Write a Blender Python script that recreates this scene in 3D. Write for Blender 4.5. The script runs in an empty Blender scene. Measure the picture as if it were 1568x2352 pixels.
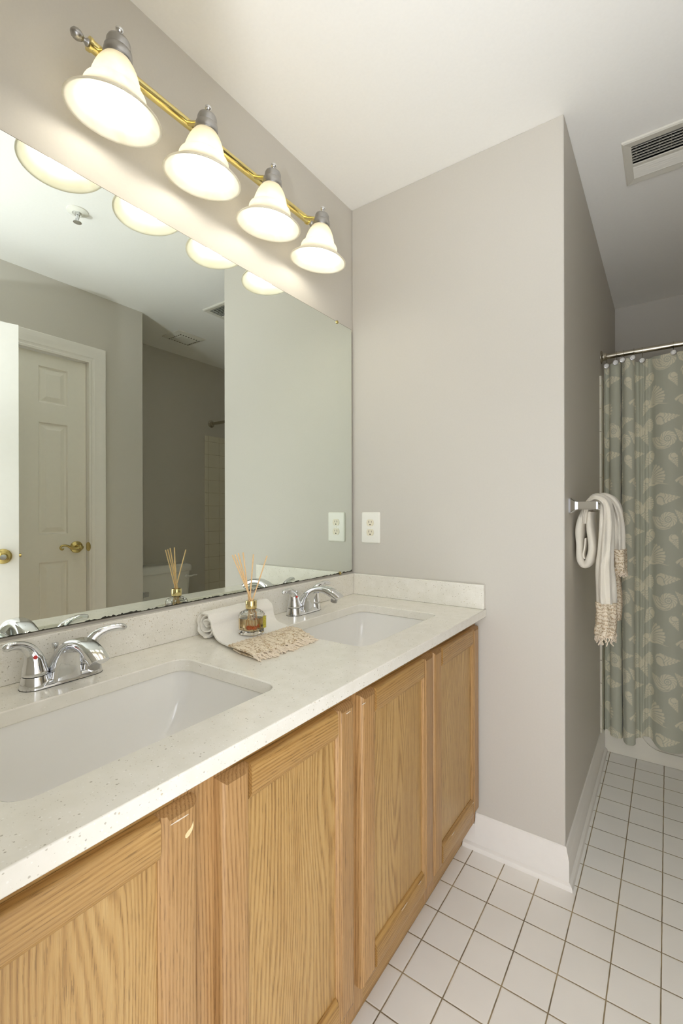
import bpy, bmesh, math, random
import numpy as np
from mathutils import Vector, Matrix
random.seed(7)
PI = math.pi
SC = bpy.context.scene
COL = SC.collection

# ------------------------------------------------------------------ camera
CAM = dict(x=1.087, y=-1.563, z=1.1823, yaw=0.601, roll=-0.0023, f=1045.99, shx=31.88, shy=-1.36)
cd = bpy.data.cameras.new('camera'); cam = bpy.data.objects.new('camera', cd); COL.objects.link(cam)
_y = CAM['yaw']; _r = CAM['roll']
fw = Vector((-math.sin(_y), math.cos(_y), 0)); rt = Vector((math.cos(_y), math.sin(_y), 0)); up = Vector((0, 0, 1))
r3 = rt * math.cos(_r) + up * math.sin(_r); u3 = up * math.cos(_r) - rt * math.sin(_r)
M = Matrix.Identity(4)
for i in range(3):
    M[i][0] = r3[i]; M[i][1] = u3[i]; M[i][2] = -fw[i]
M.translation = (CAM['x'], CAM['y'], CAM['z'])
cam.matrix_world = M
cd.sensor_fit = 'HORIZONTAL'; cd.sensor_width = 36.0; cd.lens = CAM['f'] / 1568 * 36
cd.shift_x = -CAM['shx'] / 1568; cd.shift_y = CAM['shy'] / 1568; cd.clip_start = 0.01
SC.camera = cam

# ------------------------------------------------------------------ light, exposure
BULB = 15.5            # radiance of the four vanity bulbs
BULB_COL = (1.0, 0.955, 0.86)
HALL = 4.1             # soft light of the hall behind the open doorway
FLASH = 45.0           # the photographer's flash beside the camera in the doorway, its head tilted up to bounce off the ceiling
w = bpy.data.worlds.new('hall_daylight'); SC.world = w; w.use_nodes = True
bg = w.node_tree.nodes['Background']; bg.inputs[0].default_value = (0.94, 0.985, 1.06, 1); bg.inputs[1].default_value = HALL
fl = bpy.data.lights.new('flash', 'SPOT'); fl.spot_size = math.radians(110); fl.spot_blend = 0.9; fl.energy = FLASH; fl.color = (0.95, 0.985, 1.05); fl.shadow_soft_size = 0.018
fo = bpy.data.objects.new('flash', fl); COL.objects.link(fo); fo.location = (0.915, -1.655, 1.31)
fo.rotation_euler = Vector((0.05, 0.50, 1.0)).to_track_quat('-Z', 'Y').to_euler()
SC.view_settings.view_transform = 'Standard'
SC.view_settings.look = 'None'; SC.view_settings.gamma = 1.0; SC.view_settings.use_curve_mapping = False
SC.view_settings.exposure = -0.04
SC.cycles.use_denoising = True
SC.cycles.max_bounces = 12; SC.cycles.diffuse_bounces = 10; SC.cycles.glossy_bounces = 8; SC.cycles.transmission_bounces = 10
SC.cycles.transparent_max_bounces = 12; SC.cycles.caustics_reflective = True; SC.cycles.caustics_refractive = True
SC.cycles.sample_clamp_indirect = 10.0; SC.cycles.blur_glossy = 1.0

# ------------------------------------------------------------------ room numbers (metres)
H = 2.44; W = 0.818; X2 = 1.655; X3 = 2.155; YC = 0.048; D = 1.70; YB = -1.515; ZC = 0.8428
TILE = 0.1093; TX = 0.8524; TY = 0.0126
JL, JR = 0.785, 1.60      # entry doorway jambs

# ------------------------------------------------------------------ helpers
def lin(c):
    out = []
    for v in c:
        v = v / 255.0
        out.append(v / 12.92 if v <= 0.04045 else ((v + 0.055) / 1.055) ** 2.4)
    return (*out, 1.0)

def world_loc(o):
    v = Vector((0, 0, 0))
    while o:
        v = v + o.location; o = o.parent
    return v

def mk(name, bm, mat, parent=None, smooth=40, origin=None, bevel=None, flipfix=True):
    """link a bmesh (given in world coordinates) as one mesh object"""
    if flipfix:
        bmesh.ops.recalc_face_normals(bm, faces=bm.faces[:])
    me = bpy.data.meshes.new(name)
    if parent is None:
        if origin is None:
            xs = [v.co for v in bm.verts]
            origin = Vector(((min(c.x for c in xs) + max(c.x for c in xs)) / 2, (min(c.y for c in xs) + max(c.y for c in xs)) / 2, min(c.z for c in xs)))
        off = Vector(origin)
    else:
        off = world_loc(parent)
    bmesh.ops.translate(bm, verts=bm.verts[:], vec=-off)
    bm.to_mesh(me); bm.free()
    if smooth:
        me.polygons.foreach_set('use_smooth', [True] * len(me.polygons))
        me.set_sharp_from_angle(angle=math.radians(smooth))
    o = bpy.data.objects.new(name, me); COL.objects.link(o)
    if mat: me.materials.append(mat)
    if parent is None: o.location = off
    else: o.parent = parent
    if bevel:
        m = o.modifiers.new('edge', 'BEVEL'); m.width = bevel; m.segments = 2; m.limit_method = 'ANGLE'; m.angle_limit = math.radians(40)
    return o

def tag(o, label, cat, group=None, kind=None):
    o['label'] = label; o['category'] = cat
    if group: o['group'] = group
    if kind: o['kind'] = kind
    return o

def thing(name, loc, label, cat, group=None, kind=None):
    o = bpy.data.objects.new(name, None); COL.objects.link(o); o.location = loc; o.empty_display_size = 0.05
    return tag(o, label, cat, group, kind)

def struct(name, bm, mat, label=None, cat=None, **k):
    o = mk(name, bm, mat, **k); o['kind'] = 'structure'
    if label: o['label'] = label; o['category'] = cat
    return o

def dup(root, vec, label=None):
    r = root.copy(); COL.objects.link(r); r.location = root.location + Vector(vec)
    if label: r['label'] = label
    for ch in list(root.children):
        c = ch.copy(); COL.objects.link(c); c.parent = r
        for g in list(ch.children):
            d = g.copy(); COL.objects.link(d); d.parent = c
    return r

def NB(): return bmesh.new()

def box(bm, x0, x1, y0, y1, z0, z1):
    P = [(x, y, z) for x in (x0, x1) for y in (y0, y1) for z in (z0, z1)]
    v = [bm.verts.new(p) for p in P]
    for f in ((0, 1, 3, 2), (4, 6, 7, 5), (0, 4, 5, 1), (2, 3, 7, 6), (0, 2, 6, 4), (1, 5, 7, 3)):
        bm.faces.new([v[i] for i in f])
    return v

def frame_axes(a):
    a = Vector(a).normalized()
    h = Vector((0, 0, 1)) if abs(a.z) < 0.9 else Vector((1, 0, 0))
    u = a.cross(h).normalized(); v = a.cross(u).normalized()
    return a, u, v

def loft(bm, rings, cap0=True, cap1=True, closed=True):
    V = [[bm.verts.new(p) for p in r] for r in rings]
    n = len(V[0])
    for i in range(len(V) - 1):
        for j in range(n if closed else n - 1):
            k = (j + 1) % n
            try: bm.faces.new((V[i][j], V[i][k], V[i + 1][k], V[i + 1][j]))
            except ValueError: pass
    if closed and cap0: bm.faces.new(V[0][::-1])
    if closed and cap1: bm.faces.new(V[-1])
    return V

def lathe(bm, o, axis, prof, n=32, cap0=True, cap1=True):
    """prof: list of (along, radius)"""
    a, u, v = frame_axes(axis); o = Vector(o)
    rings = []
    for t, r in prof:
        r = max(r, 1e-5)
        rings.append([o + a * t + (u * math.cos(2 * PI * k / n) + v * math.sin(2 * PI * k / n)) * r for k in range(n)])
    loft(bm, rings, cap0, cap1)

def tube(bm, pts, rad, n=10, cap=True):
    """rad: number or list; round tube along a polyline"""
    pts = [Vector(p) for p in pts]; rings = []
    if not hasattr(rad, '__len__'): rad = [rad] * len(pts)
    pu = None
    for i, p in enumerate(pts):
        d = (pts[min(i + 1, len(pts) - 1)] - pts[max(i - 1, 0)]).normalized()
        if pu is None: _, u, v = frame_axes(d)
        else:
            u = (pu - d * pu.dot(d)).normalized(); v = d.cross(u).normalized()
        pu = u
        rings.append([p + (u * math.cos(2 * PI * k / n) + v * math.sin(2 * PI * k / n)) * rad[i] for k in range(n)])
    loft(bm, rings, cap, cap)

def catmull(pts, per=8):
    pts = [Vector(p) for p in pts]; out = []
    for i in range(len(pts) - 1):
        p0 = pts[max(i - 1, 0)]; p1 = pts[i]; p2 = pts[i + 1]; p3 = pts[min(i + 2, len(pts) - 1)]
        for k in range(per):
            t = k / per
            out.append(0.5 * ((2 * p1) + (p2 - p0) * t + (2 * p0 - 5 * p1 + 4 * p2 - p3) * t * t + (3 * p1 - p0 - 3 * p2 + p3) * t ** 3))
    out.append(pts[-1]); return out

def prism_y(bm, prof, y0, y1):
    """prof: (x, z) polygon swept along y; y0/y1 numbers or functions of (x, z)"""
    f0 = y0 if callable(y0) else (lambda x, z: y0); f1 = y1 if callable(y1) else (lambda x, z: y1)
    loft(bm, [[(x, f0(x, z), z) for x, z in prof], [(x, f1(x, z), z) for x, z in prof]])

def prism_x(bm, prof, x0, x1):
    f0 = x0 if callable(x0) else (lambda y, z: x0); f1 = x1 if callable(x1) else (lambda y, z: x1)
    loft(bm, [[(f0(y, z), y, z) for y, z in prof], [(f1(y, z), y, z) for y, z in prof]])

def rrect(x0, x1, y0, y1, r, n=6):
    """rounded rectangle outline, list of (x, y)"""
    out = []
    for cx, cy, a0 in ((x1 - r, y1 - r, 0), (x0 + r, y1 - r, 90), (x0 + r, y0 + r, 180), (x1 - r, y0 + r, 270)):
        for k in range(n + 1):
            a = math.radians(a0 + 90 * k / n); out.append((cx + r * math.cos(a), cy + r * math.sin(a)))
    return out

# ------------------------------------------------------------------ materials
class NT:
    def __init__(s, name):
        s.m = bpy.data.materials.new(name); s.m.use_nodes = True; s.t = s.m.node_tree; s.n = s.t.nodes
        s.b = s.n['Principled BSDF']; s.out = s.n['Material Output']
    def new(s, t, **k):
        n = s.n.new(t)
        for a, b in k.items(): setattr(n, a, b)
        return n
    def link(s, a, b): s.t.links.new(a, b)
    def val(s, sock, v):
        if hasattr(v, 'is_output') or hasattr(v, 'links'): s.link(v, sock)
        else: sock.default_value = v
    def math(s, op, a, b=0.0, c=None):
        n = s.new('ShaderNodeMath', operation=op); s.val(n.inputs[0], a); s.val(n.inputs[1], b)
        if c is not None: s.val(n.inputs[2], c)
        return n.outputs[0]
    def pos(s): return s.new('ShaderNodeNewGeometry').outputs['Position']
    def mapping(s, vec, scale=(1, 1, 1), loc=(0, 0, 0)):
        n = s.new('ShaderNodeMapping'); s.link(vec, n.inputs[0]); n.inputs['Scale'].default_value = scale; n.inputs['Location'].default_value = loc
        return n.outputs[0]
    def noise(s, vec, scale, detail=3, rough=0.55, dist=0.0):
        n = s.new('ShaderNodeTexNoise'); s.link(vec, n.inputs['Vector']); n.inputs['Scale'].default_value = scale
        n.inputs['Detail'].default_value = detail; n.inputs['Roughness'].default_value = rough; n.inputs['Distortion'].default_value = dist
        return n.outputs['Fac']
    def ramp(s, f, stops):
        n = s.new('ShaderNodeValToRGB'); s.link(f, n.inputs[0]); e = n.color_ramp.elements
        while len(e) > 1: e.remove(e[-1])
        e[0].position = stops[0][0]; e[0].color = stops[0][1]
        for p, c in stops[1:]:
            k = e.new(p); k.color = c
        return n.outputs[0]
    def mix(s, f, a, b):
        n = s.new('ShaderNodeMix', data_type='RGBA'); s.val(n.inputs[0], f); s.val(n.inputs[6], a); s.val(n.inputs[7], b)
        return n.outputs[2]
    def bump(s, h, strength=0.2, dist=0.002):
        n = s.new('ShaderNodeBump'); s.link(h, n.inputs['Height']); n.inputs['Strength'].default_value = strength; n.inputs['Distance'].default_value = dist
        s.link(n.outputs[0], s.b.inputs['Normal'])
    def set(s, **k):
        for a, v in k.items(): s.val(s.b.inputs[a.replace('_', ' ')], v)
        return s

def plain(name, rgb, rough=0.5, metal=0.0, noise=0.0, nscale=60, bump=0.0, **k):
    t = NT(name); c = lin(rgb)
    if noise:
        f = t.noise(t.pos(), nscale, 4)
        d = tuple(x * (1 - noise) for x in c[:3]) + (1,); e = tuple(min(1, x * (1 + noise)) for x in c[:3]) + (1,)
        t.set(Base_Color=t.ramp(f, [(0.3, d), (0.7, e)]))
        if bump: t.bump(f, bump, 0.001)
    else: t.set(Base_Color=c)
    t.set(Roughness=rough, Metallic=metal, **k)
    return t.m

WALL = plain('greige_wall_paint', (204, 199, 189), 0.55, noise=0.012, nscale=180, bump=0.05)
CEIL = plain('white_ceiling_paint', (247, 245, 240), 0.7, noise=0.01, nscale=120, bump=0.05)
TRIM = plain('white_trim_paint', (236, 232, 225), 0.35, noise=0.01, nscale=30)
DOORP = plain('off_white_door_paint', (238, 234, 224), 0.4, noise=0.01, nscale=40)
CHROME = plain('polished_chrome', (225, 226, 228), 0.06, 1.0, noise=0.01, nscale=20)
STEEL = plain('brushed_steel', (176, 174, 172), 0.28, 1.0, noise=0.05, nscale=90)
ROD = plain('satin_nickel_rod', (190, 182, 165), 0.22, 1.0, noise=0.03, nscale=60)
BRASS = plain('polished_brass', (238, 220, 150), 0.12, 1.0, noise=0.02, nscale=30)
OLDBRASS = plain('satin_brass', (205, 185, 120), 0.22, 1.0, noise=0.03, nscale=30)
PORC = plain('white_porcelain', (238, 236, 231), 0.08, noise=0.004, nscale=8, Coat_Weight=0.4)
TUBM = plain('white_tub_enamel', (226, 220, 204), 0.25, noise=0.01, nscale=8)
PLATE = plain('white_plastic', (240, 238, 228), 0.35, noise=0.004, nscale=20)
IVORY = plain('ivory_plastic', (232, 224, 200), 0.35, noise=0.004, nscale=20)
DARK = plain('dark_opening', (18, 16, 14), 0.8, noise=0.1)
GREYM = plain('dusty_grey_metal', (120, 112, 98), 0.6, noise=0.08)
VENTW = plain('white_enamel_metal', (222, 218, 206), 0.45, noise=0.01, nscale=40)
REED = plain('pale_reed_wood', (236, 200, 148), 0.7, noise=0.06, nscale=200)
RED = plain('red_plastic', (200, 40, 30), 0.4, noise=0.02)
BLUE = plain('blue_plastic', (40, 70, 190), 0.4, noise=0.02)
BLACKR = plain('black_edge', (40, 38, 30), 0.7, noise=0.2, nscale=90)
CHIP = plain('bare_wood_chip', (232, 210, 160), 0.7, noise=0.05)
GOLD = plain('gold_cap', (226, 206, 150), 0.14, 1.0, noise=0.02)
TAGM = plain('olive_green_tag', (186, 176, 70), 0.6, noise=0.2, nscale=300)
ORANGE = plain('orange_bead', (250, 120, 45), 0.35, noise=0.08, nscale=120)
STRING = plain('dark_string', (90, 70, 40), 0.8, noise=0.1)

def oak(name, vertical, tone, spacing, swirl):
    t = NT(name); p = t.pos()
    oi = t.new('ShaderNodeObjectInfo'); rnd = oi.outputs['Random']
    cmb = t.new('ShaderNodeCombineXYZ'); t.link(t.math('MULTIPLY', rnd, 37.0), cmb.inputs[0]); t.link(t.math('MULTIPLY', rnd, 61.0), cmb.inputs[1]); t.link(t.math('MULTIPLY', rnd, 13.0), cmb.inputs[2])
    ad = t.new('ShaderNodeVectorMath', operation='ADD'); t.link(p, ad.inputs[0]); t.link(cmb.outputs[0], ad.inputs[1]); q = ad.outputs[0]
    sp = t.new('ShaderNodeSeparateXYZ'); t.link(q, sp.inputs[0])
    across = t.math('ADD', sp.outputs[1 if vertical else 2], t.math('MULTIPLY', sp.outputs[0], 0.7))
    mp = t.mapping(q, (1, 1, 0.035) if vertical else (1, 0.035, 1))
    fine = t.noise(mp, 900, 2, 0.55)                                    # open pores
    med = t.noise(mp, 210, 4, 0.65)
    warp = t.noise(t.mapping(q, (1, 1, 0.13) if vertical else (1, 0.13, 1)), 6.5, 2, 0.45)
    r = t.math('ADD', t.math('MULTIPLY', across, spacing), t.math('ADD', t.math('MULTIPLY', warp, swirl), t.math('MULTIPLY', med, 0.9)))
    fr = t.math('MULTIPLY_ADD', t.math('SINE', t.math('MULTIPLY', r, 6.2832)), 0.5, 0.5)
    band = t.math('POWER', fr, 1.6)                                      # porous early wood of each ring
    tone_v = t.noise(t.mapping(q, (1, 1, 0.2) if vertical else (1, 0.2, 1)), 9, 2, 0.5)
    g = t.math('ADD', t.math('MULTIPLY', band, 0.22), t.math('ADD', t.math('MULTIPLY', med, 0.60), t.math('MULTIPLY', tone_v, 0.35)))
    dark, midc, light = tone
    c = t.ramp(g, [(0.34, lin(light)), (0.56, lin(midc)), (0.86, lin(dark))])
    pore = t.math('MULTIPLY', t.math('LESS_THAN', fine, 0.43), t.math('MULTIPLY_ADD', band, 0.38, 0.12))
    c2 = t.mix(pore, c, lin(tuple(int(v * 0.66) for v in dark)))
    t.set(Base_Color=c2, Roughness=0.42, Coat_Weight=0.15, Coat_Roughness=0.3)
    t.bump(fine, 0.08, 0.0006)
    return t.m
OAKP = oak('oak_panel_grain', True, ((142, 102, 52), (184, 146, 88), (196, 162, 106)), 110, 26.0)
OAKV = oak('oak_stile_grain', True, ((140, 98, 52), (174, 134, 84), (188, 149, 99)), 150, 12.0)
OAKH = oak('oak_rail_grain', False, ((140, 100, 50), (174, 134, 76), (188, 150, 92)), 170, 10.0)

def quartz():
    t = NT('speckled_quartz'); p = t.pos()
    base = t.ramp(t.noise(p, 30, 3), [(0.3, lin(231 and (229, 225, 213))), (0.7, lin((236, 232, 222)))])
    def specks(scale, thr, size, seed):
        v = t.new('ShaderNodeTexVoronoi'); v.feature = 'F1'; t.link(t.mapping(p, (1, 1, 1), (seed, seed * 2, seed)), v.inputs['Vector']); v.inputs['Scale'].default_value = scale
        sep = t.new('ShaderNodeSeparateColor'); t.link(v.outputs['Color'], sep.inputs[0])
        a = t.math('GREATER_THAN', sep.outputs[0], thr)
        d = t.math('ADD', v.outputs['Distance'], t.math('MULTIPLY', t.noise(p, scale * 4, 2), 0.25))
        b = t.math('LESS_THAN', d, t.math('MULTIPLY_ADD', sep.outputs[1], size, 0.12 + size * 0.4))
        return t.math('MULTIPLY', a, b), sep.outputs[2]
    m1, c1 = specks(190, 0.79, 0.22, 3.0)
    m2, _ = specks(330, 0.72, 0.22, 9.0)
    m3, _ = specks(240, 0.80, 0.25, 5.0)
    spk = t.ramp(c1, [(0.0, lin((150, 142, 124))), (0.7, lin((178, 170, 150))), (0.95, lin((196, 172, 120)))])
    c = t.mix(t.math('MULTIPLY', m2, 0.45), base, lin((190, 182, 164)))
    c = t.mix(t.math('MULTIPLY', m3, 0.6), c, lin((246, 244, 238)))
    c = t.mix(t.math('MULTIPLY', m1, 0.62), c, spk)
    t.set(Base_Color=c, Roughness=0.16, Coat_Weight=0.1)
    return t.m
QUARTZ = quartz()

def tiles(name, plane, pitch, ox, oy, tile, grout, gw, rough=0.3, stagger=0.0):
    t = NT(name); sp = t.new('ShaderNodeSeparateXYZ'); t.link(t.pos(), sp.inputs[0])
    a, b = {'xy': (0, 1), 'yz': (1, 2), 'xz': (0, 2)}[plane]
    wob = t.math('MULTIPLY', t.math('SUBTRACT', t.noise(t.pos(), 25, 2), 0.5), 0.0012)
    def line(o, c):
        f = t.math('FRACT', t.math('DIVIDE', t.math('SUBTRACT', t.math('ADD', sp.outputs[o], wob), c - 10 * pitch - pitch / 2), pitch))
        return t.math('MULTIPLY', t.math('ABSOLUTE', t.math('SUBTRACT', f, 0.5)), pitch)
    d = t.math('MINIMUM', line(a, ox), line(b, oy))
    mask = t.new('ShaderNodeMapRange'); t.link(d, mask.inputs[0]); mask.inputs[1].default_value = gw * 0.42; mask.inputs[2].default_value = gw * 0.62
    col = t.ramp(t.noise(t.pos(), 5, 3), [(0.3, lin(tuple(v - 5 for v in tile))), (0.7, lin(tile))])
    gr = t.ramp(t.noise(t.pos(), 14, 3), [(0.35, lin(tuple(int(v * 0.78) for v in grout))), (0.65, lin(tuple(min(255, int(v * 1.12)) for v in grout)))])
    t.set(Base_Color=t.mix(mask.outputs[0], gr, col))
    rr = t.math('MULTIPLY_ADD', mask.outputs[0], rough - 0.8, 0.8); t.set(Roughness=rr)
    pil = t.new('ShaderNodeMapRange'); t.link(d, pil.inputs[0]); pil.inputs[1].default_value = gw * 0.3; pil.inputs[2].default_value = gw * 1.6
    t.bump(pil.outputs[0], 0.5, 0.001)
    return t.m
FLOORM = tiles('white_floor_tile', 'xy', TILE, TX, TY, (243, 240, 233), (150, 134, 104), 0.0030, 0.38)
WTILE_S = tiles('white_wall_tile_side', 'yz', 0.1093, 0.93, 1.78, (226, 220, 202), (188, 178, 150), 0.0028, 0.2)
WTILE_F = tiles('white_wall_tile_far', 'xz', 0.1093, 0.83, 1.78, (226, 220, 202), (188, 178, 150), 0.0028, 0.2)

def mirror_mat():
    t = NT('silvered_mirror_glass')
    f = t.noise(t.pos(), 3.0, 4)
    t.set(Base_Color=t.ramp(f, [(0.3, lin((238, 245, 238))), (0.7, lin((241, 247, 241)))]), Metallic=1.0, Roughness=0.0)
    return t.m
MIRROR = mirror_mat()

def shade_mat():
    t = NT('frosted_alabaster_glass')
    f = t.noise(t.pos(), 16, 3, 0.5, 0.8)
    col = t.ramp(f, [(0.35, lin((232, 227, 212))), (0.65, lin((240, 237, 227)))])
    tr = t.new('ShaderNodeBsdfTranslucent'); t.link(col, tr.inputs[0])
    df = t.new('ShaderNodeBsdfDiffuse'); t.link(col, df.inputs[0])
    gl = t.new('ShaderNodeBsdfGlossy'); gl.inputs['Roughness'].default_value = 0.3; gl.inputs[0].default_value = (1, 1, 1, 1)
    m1 = t.new('ShaderNodeMixShader'); m1.inputs[0].default_value = 0.45; t.link(df.outputs[0], m1.inputs[1]); t.link(tr.outputs[0], m1.inputs[2])
    m2 = t.new('ShaderNodeMixShader'); m2.inputs[0].default_value = 0.04; t.link(m1.outputs[0], m2.inputs[1]); t.link(gl.outputs[0], m2.inputs[2])
    t.link(m2.outputs[0], t.out.inputs[0])
    return t.m
SHADE = shade_mat()

def bulb_mat():
    t = NT('lit_frosted_bulb')
    t.set(Base_Color=(0.9, 0.9, 0.88, 1), Emission_Color=(*BULB_COL, 1), Emission_Strength=BULB)
    return t.m
BULBM = bulb_mat()

def glass(name, rgb, rough=0.0, ior=1.45):
    t = NT(name)
    f = t.noise(t.pos(), 20, 2)
    a = lin(rgb); t.set(Base_Color=t.ramp(f, [(0.3, tuple(v * 0.985 for v in a[:3]) + (1,)), (0.7, a)]), Roughness=rough, IOR=ior, Transmission_Weight=1.0)
    return t.m
GLASS = glass('clear_bottle_glass', (250, 250, 246))
LIQ = glass('pale_amber_oil', (252, 226, 180), 0.0, 1.36)

def cloth(name, rgb, nscale, bump, rough=0.95, var=0.05):
    t = NT(name); p = t.pos(); f = t.noise(p, nscale, 4, 0.7); c = lin(rgb)
    t.set(Base_Color=t.ramp(f, [(0.25, tuple(v * (1 - 2 * var) for v in c[:3]) + (1,)), (0.75, tuple(min(1, v * (1 + var)) for v in c[:3]) + (1,))]), Roughness=rough, Sheen_Weight=0.3)
    t.bump(f, bump, 0.002)
    return t.m
TERRY = cloth('cream_terry', (236, 229, 213), 700, 0.6)
TERRYW = cloth('white_terry', (244, 240, 230), 700, 0.6)

def lace_mat(name, hi, lo):
    t = NT(name); p = t.pos()
    wv = t.new('ShaderNodeTexWave'); wv.wave_type = 'RINGS'; wv.inputs['Scale'].default_value = 26; wv.inputs['Distortion'].default_value = 9; wv.inputs['Detail'].default_value = 3; wv.inputs['Detail Scale'].default_value = 2.2
    t.link(p, wv.inputs['Vector'])
    v = t.new('ShaderNodeTexVoronoi'); v.inputs['Scale'].default_value = 230; t.link(p, v.inputs['Vector'])
    h = t.math('ADD', t.math('MULTIPLY', wv.outputs['Fac'], 0.55), t.math('MULTIPLY', v.outputs['Distance'], 0.6))
    c = t.ramp(h, [(0.22, lin(lo)), (0.62, lin(hi))])
    t.set(Base_Color=c, Roughness=0.95); t.bump(h, 0.9, 0.003)
    return t.m
LACE = lace_mat('crochet_lace', (236, 222, 198), (186, 160, 124))
FRINGE = cloth('cotton_fringe', (234, 218, 194), 300, 0.5)

def curtain_mat():
    t = NT('shell_print_cotton'); a = t.new('ShaderNodeAttribute'); a.attribute_name = 'print'
    wv = t.noise(t.pos(), 900, 2, 0.6)
    c = t.mix(a.outputs['Fac'], lin((184, 184, 165)), lin((224, 217, 192)))
    c = t.mix(t.math('MULTIPLY', wv, 0.10), c, lin((150, 148, 128)))
    t.set(Base_Color=c, Roughness=0.9, Sheen_Weight=0.2); t.bump(wv, 0.2, 0.001)
    return t.m
CURT = curtain_mat()

# ------------------------------------------------------------------ room shell
bm = NB(); box(bm, -0.12, X3 + 0.12, YB - 1.0, D + 0.12, -0.08, 0.0)
struct('floor', bm, FLOORM, 'white square tile floor with brown grout lines', 'floor', origin=(0, 0, 0), smooth=0)
VX0, VX1, VY0, VY1 = 0.985, 1.281, 0.268, 0.450      # register opening
bm = NB()
box(bm, -0.12, VX0, YB - 0.12, D + 0.12, H, H + 0.1); box(bm, VX1, X3 + 0.12, YB - 0.12, D + 0.12, H, H + 0.1)
box(bm, VX0, VX1, YB - 0.12, VY0, H, H + 0.1); box(bm, VX0, VX1, VY1, D + 0.12, H, H + 0.1)
struct('ceiling', bm, CEIL, 'plain white painted ceiling', 'ceiling', origin=(0, 0, H), smooth=0)
bm = NB(); box(bm, -0.12, 0.0, YB - 0.12, 0.12, 0.0, H)
struct('wall_left', bm, WALL, 'greige wall carrying the big mirror and the vanity light', 'wall', origin=(0, 0, 0), smooth=0)
bm = NB(); box(bm, 0.0, W, 0.0, D, 0.0, H)
struct('wall_end', bm, WALL, 'greige wall at the end of the vanity with the outlet', 'wall', origin=(0, 0, 0), smooth=0, bevel=0.004)
bm = NB(); box(bm, 0.0, X3 + 0.12, D, D + 0.12, 0.0, H)
struct('wall_far', bm, WALL, 'far wall above the bathtub', 'wall', origin=(0, 0, 0), smooth=0)
bm = NB(); box(bm, X3, X3 + 0.12, -0.1, D, 0.0, H)
struct('wall_alcove', bm, WALL, 'side wall behind the toilet seen in the mirror', 'wall', origin=(0, 0, 0), smooth=0)
# wall with the closet door, opening y -0.885..-0.262
CY0, CY1, CZ = -0.885, -0.262, 2.052
bm = NB()
box(bm, X2, X2 + 0.11, YB - 0.12, CY0, 0, H); box(bm, X2, X2 + 0.11, CY1, YC, 0, H); box(bm, X2, X2 + 0.11, CY0, CY1, CZ, H)
box(bm, X2 + 0.11, X3, YC - 0.1, YC, 0, H)
struct('wall_right', bm, WALL, 'greige wall with the closet door seen in the mirror', 'wall', origin=(0, 0, 0), smooth=0)
bm = NB()
box(bm, -0.12, JL, YB - 0.12, YB, 0, H); box(bm, JR, X2, YB - 0.12, YB, 0, H); box(bm, JL, JR, YB - 0.12, YB, 2.05, H)
struct('wall_front', bm, WALL, 'wall with the entry doorway', 'wall', origin=(0, 0, 0), smooth=0)

# baseboards
BP = [(0, 0), (0.024, 0), (0.024, 0.006), (0.021, 0.014), (0.014, 0.0195), (0.0125, 0.02), (0.0125, 0.086), (0.0105, 0.090), (0.0095, 0.098), (0.0055, 0.108), (0.0045, 0.118), (0.002, 0.121), (0, 0.121)]
bm = NB(); prism_x(bm, [(-d, z) for d, z in BP], 0.5275, lambda y, z: W - y)
low = [(d, min(z, 0.088)) for d, z in BP if z <= 0.087] + [(0.0, 0.088)]
prism_x(bm, [(-d, z) for d, z in low], 0.486, 0.5275)
struct('baseboard_end', bm, TRIM, 'white moulded baseboard under the outlet wall', 'baseboard', origin=(0, 0, 0), smooth=30)
bm = NB(); prism_y(bm, [(W + d, z) for d, z in BP], lambda x, z: W - x, 0.985)
struct('baseboard_side', bm, TRIM, 'white moulded baseboard running back to the bathtub', 'baseboard', origin=(0, 0, 0), smooth=30)
bm = NB(); prism_y(bm, [(X2 - d, z) for d, z in BP], -0.150, lambda x, z: YC + (X2 - x))
prism_x(bm, [(YC + d, z) for d, z in BP], lambda y, z: X2 - (y - YC), X3)
struct('baseboard_right', bm, TRIM, 'white baseboard beside the closet door', 'baseboard', origin=(0, 0, 0), smooth=30)
bm = NB(); prism_y(bm, [(X3 - d, z) for d, z in BP], YC + 0.024, 0.985)
struct('baseboard_alcove', bm, TRIM, 'white baseboard behind the toilet', 'baseboard', origin=(0, 0, 0), smooth=30)

# tiled tub surround
TZ = 1.828; T0 = 0.893
bm = NB(); box(bm, W, W + 0.009, T0, D, 0.121, TZ)
struct('wall_tile_side', bm, WTILE_S, 'white tiled tub surround beside the curtain', 'wall tile', origin=(0, 0, 0), smooth=0, bevel=0.002)
bm = NB(); box(bm, W + 0.009, X3 - 0.009, D - 0.009, D, 0.3, TZ)
struct('wall_tile_far', bm, WTILE_F, 'white tiled wall behind the bathtub', 'wall tile', origin=(0, 0, 0), smooth=0)
bm = NB(); box(bm, X3 - 0.009, X3, T0, D, 0.121, TZ)
struct('wall_tile_alcove', bm, WTILE_S, 'white tiled tub surround seen in the mirror', 'wall tile', origin=(0, 0, 0), smooth=0, bevel=0.002)

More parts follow.
